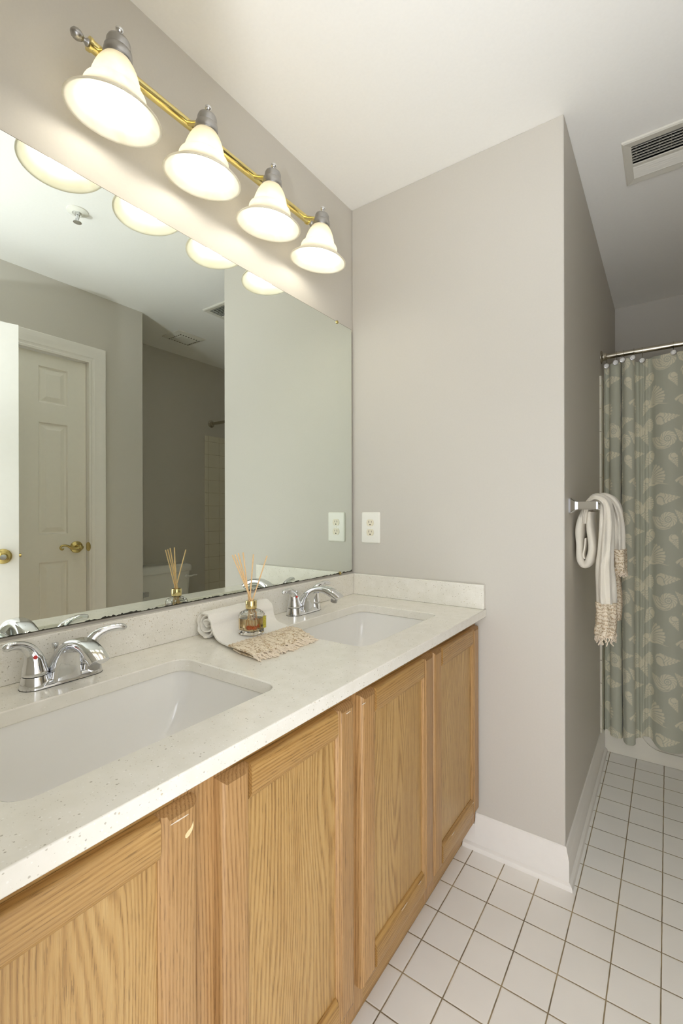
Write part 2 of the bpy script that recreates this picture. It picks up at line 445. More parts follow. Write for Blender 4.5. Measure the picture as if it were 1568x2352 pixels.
# door casings (profile: distance from opening, projection)
CP = [(0, 0), (0, 0.010), (0.010, 0.013), (0.014, 0.010), (0.022, 0.011), (0.028, 0.0145), (0.060, 0.017), (0.068, 0.020), (0.086, 0.021), (0.090, 0.018), (0.092, 0)]
def casing_right():
    bm = NB()
    o = 0.016
    y0, y1, zt = CY0 + o - 0.0, CY1 - o + 0.0, CZ - o
    path = [(y0, 0.0, -1, 0), (y0, zt, -1, 1), (y1, zt, 1, 1), (y1, 0.0, 1, 0)]
    rings = [[(X2 - pr, py + sy * d, pz + sz * d) for d, pr in CP] for py, pz, sy, sz in path]
    loft(bm, rings); return bm
YJ0, YJ1 = CY0 + 0.016, CY1 - 0.016
t1 = struct('trim_1', casing_right(), TRIM, 'white moulded casing around the closet door', 'door casing', origin=(X2, -0.57, 0), smooth=25)
bm = NB(); o = 0.016
box(bm, X2 - 0.001, X2 + 0.11, CY0, CY0 + o, 0, CZ); box(bm, X2 - 0.001, X2 + 0.11, CY1 - o, CY1, 0, CZ); box(bm, X2 - 0.001, X2 + 0.11, CY0 + o, CY1 - o, CZ - o, CZ)
mk('jamb', bm, TRIM, t1, smooth=0)
bm = NB(); lathe(bm, (X2 + 0.002, YJ1 + 0.001, 0.985), (0, 1, 0), [(-0.003, 0.012), (-0.003, 0.026), (0.0, 0.026)], 20); mk('strike_plate', bm, OLDBRASS, t1)
# entry casing on the room side
bm = NB()
EP = [(0, 0), (0, 0.010), (0.012, 0.013), (0.04, 0.015), (0.050, 0.016), (0.054, 0.0)]
path = [(JL, 0.0, -1, 0), (JL, 2.05, -1, 1), (JR, 2.05, 1, 1), (JR, 0.0, 1, 0)]
loft(bm, [[(px + sx * d, YB + pr, pz + sz * d) for d, pr in EP] for px, pz, sx, sz in path])
struct('trim_2', bm, TRIM, 'white casing around the entry doorway', 'door casing', origin=(JL, YB, 0), smooth=25)

# six panel doors
def panel_door(bm, w, h, th, cols, rows, out=0.0):
    """slab in local coords: width along u (0..w), height v, front face at depth 0, back at th; raised panels pressed in on the front.
    returns list of (u, v, depth) faces through bm with coordinates (depth, u, v)"""
    us = sorted({0.0, w, *[c for ab in cols for c in ab]}); vs = sorted({0.0, h, *[c for ab in rows for c in ab]})
    ispan = lambda a, b, L: any(abs(a - p) < 1e-6 and abs(b - q) < 1e-6 for p, q in L)
    for i in range(len(us) - 1):
        for j in range(len(vs) - 1):
            u0, u1, v0, v1 = us[i], us[i + 1], vs[j], vs[j + 1]
            if ispan(u0, u1, cols) and ispan(v0, v1, rows):
                steps = [(0.0, 0.0), (0.006, 0.010), (0.012, 0.011), (0.036, 0.002)]
                rr = [[(dp, u0 + s, v0 + s), (dp, u1 - s, v0 + s), (dp, u1 - s, v1 - s), (dp, u0 + s, v1 - s)] for s, dp in steps]
                loft(bm, rr, cap0=False, cap1=True)
            else:
                bm.faces.new([bm.verts.new(p) for p in ((0, u0, v0), (0, u1, v0), (0, u1, v1), (0, u0, v1))])
    for q in (((0, 0, 0), (0, w, 0), (th, w, 0), (th, 0, 0)), ((0, 0, h), (0, w, h), (th, w, h), (th, 0, h)), ((0, 0, 0), (0, 0, h), (th, 0, h), (th, 0, 0)),
              ((0, w, 0), (0, w, h), (th, w, h), (th, w, 0)), ((th, 0, 0), (th, w, 0), (th, w, h), (th, 0, h))):
        bm.faces.new([bm.verts.new(p) for p in q])
    bmesh.ops.remove_doubles(bm, verts=bm.verts[:], dist=1e-5)

def lever_handle(root, P, n, s, nm='handle'):
    """rosette and scrolled lever; P on the door face, n outward normal, s lever direction"""
    P = Vector(P); n = Vector(n).normalized(); s = Vector(s).normalized(); zz = Vector((0, 0, 1))
    bm = NB(); lathe(bm, P, n, [(0, 0.033), (0.004, 0.0335), (0.008, 0.031), (0.011, 0.022), (0.016, 0.016), (0.045, 0.0135), (0.05, 0.0145), (0.057, 0.0135), (0.059, 0.006)], 32)
    h = mk(nm, bm, OLDBRASS, root)
    pts = [P + n * 0.05 + s * a + zz * b for a, b in ((0, 0), (0.018, -0.004), (0.035, -0.004), (0.052, 0.004), (0.068, 0.013), (0.084, 0.016), (0.097, 0.012), (0.102, 0.002), (0.097, -0.006), (0.089, -0.005), (0.087, 0.001))]
    bm = NB(); c = catmull(pts, 6); tube(bm, c, [0.0085 - 0.005 * i / len(c) for i in range(len(c))], 12)
    mk('lever', bm, OLDBRASS, h)
    return h

dw = YJ1 - YJ0 - 0.006; dh = CZ - 0.016 - 0.012
d1 = thing('door_1', (X2 + 0.022, (YJ0 + YJ1) / 2, 0), 'closed cream six panel closet door seen in the mirror', 'door', kind='structure')
bm = NB(); st = 0.096; pw = 0.142
cols = [(dw - st - pw, dw - st), (st, st + pw)]
rows = [(0.25, 0.905), (1.055, 1.655), (1.76, 1.955)]
panel_door(bm, dw, dh, 0.035, cols, rows)
bmesh.ops.transform(bm, matrix=Matrix.Translation((X2 + 0.022, YJ0 + 0.003, 0.008)), verts=bm.verts[:])
mk('door_slab', bm, DOORP, d1, smooth=0)
lever_handle(d1, (X2 + 0.022, -0.334, 0.985), (-1, 0, 0), (0, -1, 0))

# entry door, opened into the room
A = Vector((1.357, -0.720)); B = Vector((1.585, -1.497)); dv = (A - B); DW = dv.length; dn = dv.normalized(); nn = Vector((-dn.y, dn.x))   # nn points to the mirror side
d2 = thing('door_2', (B.x, B.y, 0), 'white entry door standing open, its edge seen in the mirror', 'door', kind='structure')
bm = NB(); panel_door(bm, DW, 2.025, 0.035, [(0.115, 0.345), (DW - 0.345, DW - 0.115)], rows)
Mx = Matrix(((-nn.x, dn.x, 0, B.x), (-nn.y, dn.y, 0, B.y), (0, 0, 1, 0.008), (0, 0, 0, 1)))
bmesh.ops.transform(bm, matrix=Mx, verts=bm.verts[:])
mk('door_slab', bm, TRIM, d2, smooth=0)
kp = A - dn * 0.058
h = lever_handle(d2, (kp.x, kp.y, 0.985), (nn.x, nn.y, 0), (-dn.x, -dn.y, 0))
bm = NB(); lathe(bm, Vector((kp.x, kp.y, 0.985)) + Vector((nn.x, nn.y, 0)) * 0.058, (nn.x, nn.y, 0), [(0, 0.012), (0.003, 0.0115), (0.0035, 0.002), (0.002, 0.002)], 20); mk('lock_button', bm, STEEL, h)
lp = A - nn * 0.0175
bm = NB(); tube(bm, [(lp.x, lp.y, 0.985), (lp.x + dn.x * 0.009, lp.y + dn.y * 0.009, 0.985)], 0.008, 8); mk('latch', bm, OLDBRASS, d2)
for hz in (0.25, 1.0, 1.78):
    bm = NB(); hp = B + nn * 0.004; tube(bm, [(hp.x, hp.y + 0.002, hz), (hp.x, hp.y + 0.002, hz + 0.09)], 0.006, 10); mk('hinge', bm, OLDBRASS, d2)

# ------------------------------------------------------------------ vanity
FX = 0.526; DX = 0.545; VB = 0.093; VT = ZC - 0.0275; VL = -1.505
van = thing('vanity_cabinet', (0.27, -0.755, 0), 'honey oak vanity cabinet with four doors under the white countertop', 'cabinet')
DOORS = [(-0.380, -0.014), (-0.747, -0.387), (-1.121, -0.776), (-1.497, -1.161)]
DZ0, DZ1 = 0.150, 0.7835
bm = NB()
for a, b in ((-0.040, -0.003), (-0.415, -0.350), (-0.79, -0.72), (-1.19, -1.09), (VL, -1.465)):
    box(bm, FX - 0.019, FX, a, b, VB, VT - 0.001); mk('frame_stile', bm, OAKV, van, smooth=0); bm = NB()
bm = NB(); ys = [(-0.350, -0.040), (-0.72, -0.415), (-1.09, -0.79), (-1.465, -1.19)]
bm.free()
for a, b in ys:
    for za, zb in ((VT - 0.055, VT - 0.001), (VB, VB + 0.075)):
        bm = NB(); box(bm, FX - 0.019, FX - 0.0005, a, b, za, zb); mk('frame_rail', bm, OAKH, van, smooth=0)
bm = NB(); box(bm, 0.002, FX - 0.019, -0.018, -0.003, VB, VT - 0.001); box(bm, 0.002, FX - 0.019, VL, VL + 0.016, VB, VT - 0.001)
box(bm, 0.002, FX - 0.019, VL + 0.016, -0.018, VB, VB + 0.012); box(bm, 0.002, 0.008, VL + 0.016, -0.018, VB + 0.012, VT - 0.001)
mk('carcass', bm, OAKV, van, smooth=0)
bm = NB(); box(bm, 0.466, 0.483, VL, -0.003, 0.001, VB - 0.0005); mk('toe_kick', bm, OAKH, van, smooth=0)

def cab_door(y0, y1, root):
    z0, z1 = DZ0, DZ1; s = 0.058; th = DX - FX - 0.0005; x0 = FX + 0.0005
    # stiles run full height with a rounded outer edge and a beaded inner edge
    def stile(ya, yb, outer):
        bm = NB(); r = 0.009
        if outer < 0: prof = [(x0, ya), (x0 + th - r, ya)] + [(x0 + th - r + r * math.sin(a), ya + r - r * math.cos(a)) for a in (0.4, 0.8, 1.2, PI / 2)] + [(x0 + th, yb - 0.012), (x0 + th - 0.002, yb - 0.010), (x0 + th - 0.003, yb - 0.005), (x0 + th - 0.008, yb), (x0, yb)]
        else: prof = [(x0, yb), (x0 + th - r, yb)] + [(x0 + th - r + r * math.sin(a), yb - r + r * math.cos(a)) for a in (0.4, 0.8, 1.2, PI / 2)] + [(x0 + th, ya + 0.012), (x0 + th - 0.002, ya + 0.010), (x0 + th - 0.003, ya + 0.005), (x0 + th - 0.008, ya), (x0, ya)]
        def zt(x, y, end):   # top and bottom ends are rounded over too
            k = max(0, (x - (x0 + th - r)) / r); c = r * (1 - math.sqrt(max(0, 1 - k * k))); return (z1 - c) if end else (z0 + c)
        loft(bm, [[(x, y, zt(x, y, False)) for x, y in prof], [(x, y, zt(x, y, True)) for x, y in prof]])
        return bm
    d = mk('door', stile(y0, y0 + s, -1), OAKV, root, smooth=30)
    mk('stile', stile(y1 - s, y1, 1), OAKV, d, smooth=30)
    r = 0.009
    bm = NB(); prof = [(x0, z1), (x0 + th - r, z1)] + [(x0 + th - r + r * math.sin(a), z1 - r + r * math.cos(a)) for a in (0.4, 0.8, 1.2, PI / 2)] + [(x0 + th, z1 - s + 0.012), (x0 + th - 0.003, z1 - s + 0.006), (x0 + th - 0.008, z1 - s), (x0, z1 - s)]
    prism_y(bm, prof, y0 + s + 0.0003, y1 - s - 0.0003); mk('top_rail', bm, OAKH, d, smooth=30)
    bm = NB(); prof = [(x0, z0), (x0 + th - r, z0)] + [(x0 + th - r + r * math.sin(a), z0 + r - r * math.cos(a)) for a in (0.4, 0.8, 1.2, PI / 2)] + [(x0 + th, z0 + s - 0.012), (x0 + th - 0.003, z0 + s - 0.006), (x0 + th - 0.008, z0 + s), (x0, z0 + s)]
    prism_y(bm, prof, y0 + s + 0.0003, y1 - s - 0.0003); mk('bottom_rail', bm, OAKH, d, smooth=30)
    bm = NB(); box(bm, x0 + 0.003, x0 + th - 0.010, y0 + s - 0.004, y1 - s + 0.004, z0 + s - 0.004, z1 - s + 0.004); mk('panel', bm, OAKP, d, smooth=0)
    return d
dd = [cab_door(a, b, van) for a, b in DOORS]
# pale chip in the finish of the nearest door's stile and a few worn edges
bm = NB()
pts = [(0.000, 0.000), (0.004, 0.0015), (0.0085, 0.006), (0.0105, 0.012), (0.0100, 0.0175), (0.0085, 0.0135), (0.0055, 0.0105), (0.001, 0.0085), (-0.0025, 0.0055), (-0.0025, 0.0020)]
loft(bm, [[(DX - 0.0002, -1.181 + a, 0.737 + b) for a, b in pts], [(DX + 0.0004, -1.181 + a, 0.737 + b) for a, b in pts]])
mk('chip', bm, CHIP, dd[3], smooth=0)

rsc = random.Random(21)
SCUFF = plain('pale_scuff', (222, 210, 190), 0.7, noise=0.05)
for di_, (y_, z_, L, al) in ((3, (-1.192, 0.7685, 0.028, 0)), (2, (-0.800, 0.7690, 0.016, 0)), (1, (-0.742, 0.7670, 0.014, 0)), (1, (-0.560, 0.1985, 0.030, 0)), (1, (-0.475, 0.2000, 0.016, 0)), (0, (-0.250, 0.1985, 0.022, 0)), (0, (-0.075, 0.1990, 0.012, 0))):
    bm = NB(); n_ = 9; U_ = []; D_ = []
    for k_ in range(n_):
        t_ = k_ / (n_ - 1); y2 = y_ + L * (t_ - 0.5); w2 = 0.0004 + 0.0007 * math.sin(PI * t_) * (0.5 + rsc.random()); zz2 = z_ + 0.0006 * (rsc.random() - 0.5)
        U_.append((DX + 0.0003, y2, zz2 + w2)); D_.append((DX + 0.0003, y2, zz2 - w2))
    loft(bm, [U_, D_, [(x - 0.0005, y, z) for x, y, z in D_], [(x - 0.0005, y, z) for x, y, z in U_]], closed=False); mk('scuff', bm, SCUFF, dd[di_], smooth=0)

# countertop with two cut-outs
CXF = 0.567
SX0, SX1 = 0.155, 0.4625
SINKS = [(-0.615, -0.172), (-1.358, -0.915)]
def fill_outline(outer, holes, z1, z0):
    bm = NB(); edges = []
    for L in [outer] + holes:
        vs = [bm.verts.new((x, y, z1)) for x, y in L]
        edges += [bm.edges.new((vs[i], vs[(i + 1) % len(vs)])) for i in range(len(vs))]
    bmesh.ops.triangle_fill(bm, edges=edges, use_beauty=True, use_dissolve=False)
    r = bmesh.ops.extrude_face_region(bm, geom=bm.faces[:])
    bmesh.ops.translate(bm, verts=[v for v in r['geom'] if isinstance(v, bmesh.types.BMVert)], vec=(0, 0, z0 - z1))
    return bm
holes = [rrect(SX0, SX1, a, b, 0.034, 8) for a, b in SINKS]
bm = fill_outline([(0.0005, VL - 0.005), (CXF, VL - 0.005), (CXF, -0.001), (0.0005, -0.001)], holes, ZC, ZC - 0.0275)
tag(mk('countertop', bm, QUARTZ, smooth=30, origin=(0.28, -0.75, ZC - 0.0275), bevel=0.0022), 'white speckled quartz countertop over the oak vanity, with two sink cutouts', 'countertop')
bm = NB(); box(bm, 0.0005, 0.0205, VL - 0.005, -0.001, ZC + 0.0003, 0.927)
tag(mk('backsplash', bm, QUARTZ, smooth=0, bevel=0.0015), 'long speckled quartz backsplash under the mirror', 'backsplash')
bm = NB(); box(bm, 0.0210, CXF - 0.003, -0.0215, -0.001, ZC + 0.0003, 0.927)
tag(mk('side_splash', bm, QUARTZ, smooth=0, bevel=0.0015), 'short speckled quartz splash on the outlet wall', 'backsplash')

# sinks
def make_sink(y0, y1, label):
    s = thing('sink', ((SX0 + SX1) / 2, (y0 + y1) / 2, ZC - 0.19), label, 'sink', 'undermount sinks')
    bm = NB(); cx = (SX0 + SX1) / 2; cy = (y0 + y1) / 2; hx = (SX1 - SX0) / 2 + 0.004; hy = (y1 - y0) / 2 + 0.004
    zt = ZC - 0.0282; rings = []
    def ring(ax, ay, r, z): return [(x, y, z) for x, y in rrect(cx - ax, cx + ax, cy - ay, cy + ay, r, 8)]
    rings.append(ring(hx + 0.018, hy + 0.018, 0.045, zt - 0.010)); rings.append(ring(hx + 0.018, hy + 0.018, 0.045, zt))
    n = 22
    for k in range(n + 1):
        t = k / n
        dep = 0.142 * math.sin(t * PI / 2) ** 0.9 if k else 0.0
        q = 1 - math.cos(t * PI / 2)
        rings.append(ring(hx - 0.050 * q ** 1.3 - 0.004 * t, hy - 0.115 * q ** 1.15 - 0.006 * t, 0.030 - 0.006 * t, zt - dep))
    rings.append(ring(0.03, 0.03, 0.0299, zt - 0.1455))
    loft(bm, rings, cap0=False, cap1=True)
    mk('basin', bm, PORC, s, smooth=50, flipfix=True)
    bm = NB(); lathe(bm, (cx, cy, zt - 0.1445), (0, 0, 1), [(0, 0.02), (0, 0.0255), (0.003, 0.0245), (0.0035, 0.018), (0.001, 0.017), (0.003, 0.010), (0.003, 0.0005)], 28); mk('drain', bm, CHROME, s)
    return s
make_sink(*SINKS[0], 'white undermount sink nearer the outlet wall')
make_sink(*SINKS[1], 'white undermount sink cut off by the left picture edge, nearest the camera')

# faucets
FXC = 0.075
def make_faucet(yc, label, reach=1.0):
    f = thing('faucet', (FXC, yc, ZC), label, 'faucet', 'chrome centreset faucets')
    # base plate and the two bell shaped posts
    bm = NB()
    def stad(z, hw, r, n=10):
        out = []
        for sgn, a0 in ((1, 0), (-1, 180)):
            for k in range(n + 1):
                a = math.radians(a0 + 180 * k / n); out.append((FXC + r * math.cos(a), yc + sgn * hw + r * math.sin(a), z))
        return out
    loft(bm, [stad(ZC + 0.0005, 0.0495, 0.0258), stad(ZC + 0.003, 0.0495, 0.0258), stad(ZC + 0.010, 0.048, 0.0228), stad(ZC + 0.014, 0.03, 0.018)])
    for s in (-1, 1):
        lathe(bm, (FXC, yc + s * 0.0495, ZC + 0.0005), (0, 0, 1), [(0, 0.0258), (0.004, 0.0256), (0.014, 0.0238), (0.0235, 0.0218), (0.0238, 0.012)], 32)
    mk('base', bm, CHROME, f, smooth=50)
    bm = NB(); loft(bm, [stad(ZC + 0.0001, 0.0495, 0.0262), stad(ZC + 0.0012, 0.0495, 0.0262)]); mk('gasket', bm, BLACKR, f)
    # spout: paired back and front curves in the x-z plane
    back = catmull([(0.046, 0, 0.008), (0.056, 0, 0.034), (0.074, 0, 0.060), (0.104, 0, 0.083), (0.140, 0, 0.0945), (0.175, 0, 0.0945), (0.207, 0, 0.085), (0.232, 0, 0.070)], 5)
    front = catmull([(0.104, 0, 0.008), (0.105, 0, 0.034), (0.112, 0, 0.055), (0.128, 0, 0.070), (0.150, 0, 0.0745), (0.172, 0, 0.072), (0.192, 0, 0.064), (0.209, 0, 0.054)], 5)
    wid = [0.031, 0.0265, 0.0215, 0.019, 0.0175, 0.017, 0.0175, 0.0165]; rings = []
    nb = len(back)
    for i, (b, g) in enumerate(zip(back, front)):
        t = i / (nb - 1) * (len(wid) - 1); k = min(int(t), len(wid) - 2); hw = wid[k] + (wid[k + 1] - wid[k]) * (t - k)
        c = (b + g) / 2; d = (b - g) / 2; ring = []
        for q in range(28):
            a = 2 * PI * q / 28; ca, sa = math.cos(a), math.sin(a); e = 0.62
            u = math.copysign(abs(ca) ** e, ca); v = math.copysign(abs(sa) ** e, sa)
            ring.append((c.x + d.x * u, yc + hw * v, ZC + c.z + d.z * u))
        rings.append(ring)
    bm = NB(); loft(bm, rings); sp = mk('spout', bm, CHROME, f, smooth=60)
    bm = NB(); lathe(bm, (0.2045, yc, ZC + 0.0645), (-0.28, 0, -1), [(0, 0.0105), (0.017, 0.0105), (0.0175, 0.008), (0.016, 0.007)], 24); mk('aerator', bm, STEEL, sp)
    for s, cm in ((-1, RED), (1, BLUE)):
        yh = yc + s * 0.0495
        bm = NB(); pts = [(0, 0, 0.0252), (0, 0, 0.031), (0, 0.001, 0.044), (0.001, 0.003, 0.057), (0.002, 0.009, 0.070), (0.005, 0.021, 0.080), (0.009, 0.037, 0.0855), (0.013, 0.053, 0.0865), (0.016, 0.066, 0.084), (0.017, 0.072, 0.082)]
        ra = [0.0215, 0.0222, 0.0195, 0.0165, 0.0125, 0.0098, 0.0082, 0.0080, 0.0072, 0.0030]
        k = reach if s < 0 else 1.0
        P = catmull([(FXC + a * k, yh + s * b * k, ZC + c + (0.006 * b / 0.07 if k < 1 else 0)) for a, b, c in pts], 5); R = [v.x for v in catmull([(r, 0, 0) for r in ra], 5)]
        tube(bm, P, R, 22)
        h = mk('handle', bm, CHROME, f, smooth=60)
        bm = NB(); lathe(bm, (FXC + 0.0155, yh + s * 0.0052, ZC + 0.062), (1, s * 0.12, 0.25), [(-0.003, 0.0038), (0.0012, 0.0036), (0.0016, 0.002)], 14); mk('temperature_dot', bm, cm, h)
        bm = NB(); lathe(bm, (FXC, yh, ZC + 0.0238), (0, 0, 1), [(0, 0.0195), (0.0018, 0.0195)], 28); mk('gap_ring', bm, BLACKR, h)
    bm = NB(); lathe(bm, (0.040, yc, ZC + 0.008), (0, 0, 1), [(0, 0.0025), (0.048, 0.0025), (0.050, 0.0045), (0.059, 0.0065), (0.061, 0.006), (0.062, 0.002)], 16); mk('lift_rod', bm, CHROME, f)
    return f
fa = make_faucet(-0.3935, 'chrome two handle faucet behind the sink nearer the outlet wall')
make_faucet(-1.1365, 'chrome two handle faucet behind the sink at the left picture edge', 0.78)

# ------------------------------------------------------------------ mirror
MZ0, MZ1 = 0.9345, 1.935
mir = thing('wall_mirror', (0, -0.76, MZ0), 'large frameless mirror above the backsplash, black spots along its bottom edge', 'mirror')
bm = NB(); box(bm, 0.0008, 0.006, VL - 0.006, -0.0125, MZ0, MZ1)
mk('glass', bm, MIRROR, mir, smooth=0)
bm = NB(); box(bm, 0.0004, 0.0058, -0.0125, -0.0105, MZ0, MZ1 - 0.006); box(bm, 0.0004, 0.0058, VL - 0.006, -0.0125, MZ1, MZ1 + 0.0012); box(bm, 0.0004, 0.0058, VL - 0.006, -0.0105, MZ0 - 0.0012, MZ0)
mk('ground_edge', bm, GREYM, mir, smooth=0)
rs = random.Random(3); bm = NB(); yv = -0.02; a = []; n = 420
prev = 0
for i in range(n):
    y = -0.013 + (VL - 0.0 + 0.013) * i / (n - 1)
    t = (-y) / 1.4
    amp = 0.0035 + 0.004 * math.exp(-((y + 0.98) / 0.12) ** 2) + 0.0015 * rs.random()
    prev = 0.6 * prev + 0.4 * rs.random()
    hgt = 0.0012 + amp * max(0, (prev - 0.38)) * 1.8 + (0.006 * math.exp(-abs(y + 0.013) / 0.010))
    a.append((y, hgt))
loft(bm, [[(0.0061, y, MZ0) for y, hh in a], [(0.0064, y, MZ0) for y, hh in a], [(0.0064, y, MZ0 + hh) for y, hh in a], [(0.0061, y, MZ0 + hh) for y, hh in a]], closed=False)
mk('desilvered_edge', bm, BLACKR, mir, smooth=0)
for yk, zk, s in ((-0.112, MZ1, 1), (-0.096, MZ0, -1)):
    bm = NB(); lathe(bm, (0.0060, yk, zk - s * 0.001), (1, 0, 0), [(0, 0.0065), (0.0025, 0.0065), (0.004, 0.004), (0.0042, 0.0005)], 16); mk('clip', bm, OLDBRASS, mir)

# ------------------------------------------------------------------ vanity light
LT = 0.1315; LX, LZ = 0.1234, 2.0225; LYS = [-1.056, -0.8335, -0.6043, -0.3759]
la = Vector((math.sin(LT), 0, math.cos(LT)))
BX, BZ = 0.060, 2.192
vl = thing('vanity_light', (0, -0.72, 2.16), 'four bulb brass bar light with frosted bell shades above the mirror', 'light fixture')
bm = NB(); tube(bm, [(BX, -1.076, BZ), (BX, -0.352, BZ)], 0.0118, 24); mk('bar', bm, BRASS, vl)
for ye, s in ((-1.076, -1), (-0.352, 1)):
    bm = NB(); lathe(bm, (BX, ye - s * 0.004, BZ), (0, s, 0), [(0, 0.0105), (0, 0.0142), (0.006, 0.0142), (0.007, 0.010)], 24); e = mk('bar_end', bm, BRASS, vl)
    bm = NB(); lathe(bm, (BX, ye + s * 0.003, BZ), (0, s, 0), [(0, 0.008), (0.003, 0.0075), (0.006, 0.0045), (0.009, 0.0042), (0.012, 0.0075), (0.018, 0.0105), (0.024, 0.011), (0.030, 0.009), (0.034, 0.004), (0.035, 0.0003)], 24); mk('finial', bm, STEEL, e)
bm = NB(); lathe(bm, (0.0005, -0.72, 2.165), (1, 0, 0), [(0, 0.062), (0.004, 0.0625), (0.010, 0.056), (0.014, 0.038), (0.020, 0.034), (0.022, 0.0005)], 40); mk('canopy', bm, BRASS, vl)
bm = NB(); tube(bm, catmull([(0.018, -0.72, 2.160), (0.035, -0.72, 2.160), (0.052, -0.72, 2.172), (BX, -0.72, BZ - 0.006)], 5), 0.007, 14); mk('bracket', bm, BRASS, vl)
SP_OUT = [(0.110, 0.0250), (0.106, 0.0285), (0.099, 0.0335), (0.090, 0.0385), (0.080, 0.0425), (0.070, 0.0458), (0.060, 0.0482), (0.053, 0.0500), (0.0505, 0.0525), (0.0475, 0.0575), (0.043, 0.0598), (0.037, 0.0605), (0.031, 0.0615), (0.025, 0.0650), (0.018, 0.0720), (0.010, 0.0815), (0.004, 0.0895), (0.0005, 0.0935)]
for li, ly in enumerate(LYS):
    O = Vector((LX, ly, LZ))
    bm = NB(); th = 0.0035
    prof = SP_OUT + [(-0.0018, 0.0938), (-0.0028, 0.0920), (-0.0012, 0.0885)] + [(t - 0.0022, r - th) for t, r in SP_OUT[::-1][1:]]
    lathe(bm, O, la, prof, 64, cap0=False, cap1=False); mk('shade', bm, SHADE, vl, smooth=60)
    bm = NB(); lathe(bm, O, la, [(0.1085, 0.024), (0.1085, 0.0275), (0.112, 0.0285), (0.127, 0.0265), (0.129, 0.0245), (0.1295, 0.0240), (0.142, 0.0232), (0.148, 0.0205), (0.1515, 0.0145), (0.1525, 0.006), (0.1525, 0.0005)], 36)
    c = mk('socket_cap', bm, STEEL, vl)
    bm = NB(); lathe(bm, O, la, [(0.152, 0.0045), (0.154, 0.0062), (0.156, 0.0040), (0.159, 0.0040), (0.161, 0.0066), (0.165, 0.0082), (0.169, 0.0078), (0.172, 0.0050), (0.1735, 0.0003)], 24); mk('finial', bm, CHROME, c)
    j = O + la * 0.132
    bm = NB(); tube(bm, [(BX, ly, BZ), (BX + 0.03, ly, BZ - 0.016), (j.x, ly, j.z)], 0.0065, 12); mk('arm', bm, BRASS, vl)
    bm = NB(); lathe(bm, O, la, [(-0.0145, 0.0004), (-0.0135, 0.007), (-0.010, 0.0150), (-0.004, 0.0225), (0.004, 0.0280), (0.014, 0.0305), (0.025, 0.0295), (0.039, 0.0240), (0.052, 0.0175), (0.062, 0.0145), (0.070, 0.0135), (0.0705, 0.0005)], 32)
    mk('bulb', bm, BULBM, vl)
    bm = NB(); lathe(bm, O, la, [(0.071, 0.0135), (0.108, 0.0135)], 20); mk('socket', bm, IVORY, vl)

# ------------------------------------------------------------------ outlet
ox, oz = 0.0925, 1.1165
ou = thing('outlet', (ox, 0, oz), 'white duplex wall outlet between the mirror and the gray wall corner', 'outlet')
bm = NB(); hw, hh = 0.044, 0.063
loft(bm, [[(x, -dy, z) for x, z in rrect(ox - hw + s, ox + hw - s, oz - hh + s, oz + hh - s, 0.006, 5)] for s, dy in ((0, 0.0002), (0, 0.003), (0.0015, 0.005), (0.005, 0.0062))]); mk('cover_plate', bm, PLATE, ou, smooth=40)
for s in (-1, 1):
    zc = oz + s * 0.0195
    pts = []
    for k in range(40):
        a = 2 * PI * k / 40; pts.append((ox + 0.0172 * math.cos(a), zc + max(-0.0135, min(0.0135, 0.0172 * math.sin(a)))))
    bm = NB(); loft(bm, [[(x, -0.005, z) for x, z in pts], [(x, -0.0082, z) for x, z in pts]]); rc = mk('receptacle', bm, IVORY, ou, smooth=30)
    bm = NB(); box(bm, ox - 0.0072, ox - 0.0054, -0.0084, -0.0078, zc - 0.0005, zc + 0.008); box(bm, ox + 0.0054, ox + 0.0070, -0.0084, -0.0078, zc + 0.0005, zc + 0.0075)
    lathe(bm, (ox, -0.0078, zc - 0.0075), (0, -1, 0), [(0, 0.0026), (0.0006, 0.0026)], 12); mk('slots', bm, DARK, rc, smooth=0)
bm = NB(); lathe(bm, (ox, -0.006, oz), (0, -1, 0), [(0, 0.0033), (0.0012, 0.003), (0.0016, 0.001)], 14); mk('screw', bm, PLATE, ou)

# ------------------------------------------------------------------ ceiling register
RX0, RX1, RY0, RY1 = 0.958, 1.308, 0.236, 0.481
rg = thing('air_register', ((RX0 + RX1) / 2, (RY0 + RY1) / 2, H - 0.012), 'white louvered air register in the ceiling near the shower curtain', 'vent')
bm = NB()
def rect(x0, x1, y0, y1, z): return [(x0, y0, z), (x1, y0, z), (x1, y1, z), (x0, y1, z)]
loft(bm, [rect(RX0, RX1, RY0, RY1, H - 0.0005), rect(RX0 + 0.001, RX1 - 0.001, RY0 + 0.001, RY1 - 0.001, H - 0.006), rect(RX0 + 0.006, RX1 - 0.006, RY0 + 0.006, RY1 - 0.006, H - 0.009), rect(VX0, VX1, VY0, VY1, H - 0.006), rect(VX0, VX1, VY0, VY1, H + 0.004)], cap0=False, cap1=False)
mk('frame', bm, VENTW, rg, smooth=0)
bm = NB(); box(bm, VX0 + 0.0005, VX1 - 0.0005, VY0 + 0.0005, VY1 - 0.0005, H + 0.02, H + 0.099); bm.faces.ensure_lookup_table()
bmesh.ops.delete(bm, geom=[f for f in bm.faces if abs(f.calc_center_median().z - (H + 0.02)) < 1e-5], context='FACES'); mk('duct', bm, DARK, rg, smooth=0, flipfix=False)
YM = 0.366
bm = NB(); k = 0; y = VY0 + 0.008
while y < YM - 0.006:
    loft(bm, [[(x, y, H - 0.006), (x, y + 0.0012, H - 0.0065), (x, y + 0.0095, H + 0.0035), (x, y + 0.0085, H + 0.004)] for x in (VX0, VX1)]); y += 0.0145
mk('open_louvers', bm, VENTW, rg, smooth=0)
bm = NB(); box(bm, VX0, VX1, YM - 0.002, YM + 0.009, H - 0.0085, H - 0.004); y = YM + 0.020
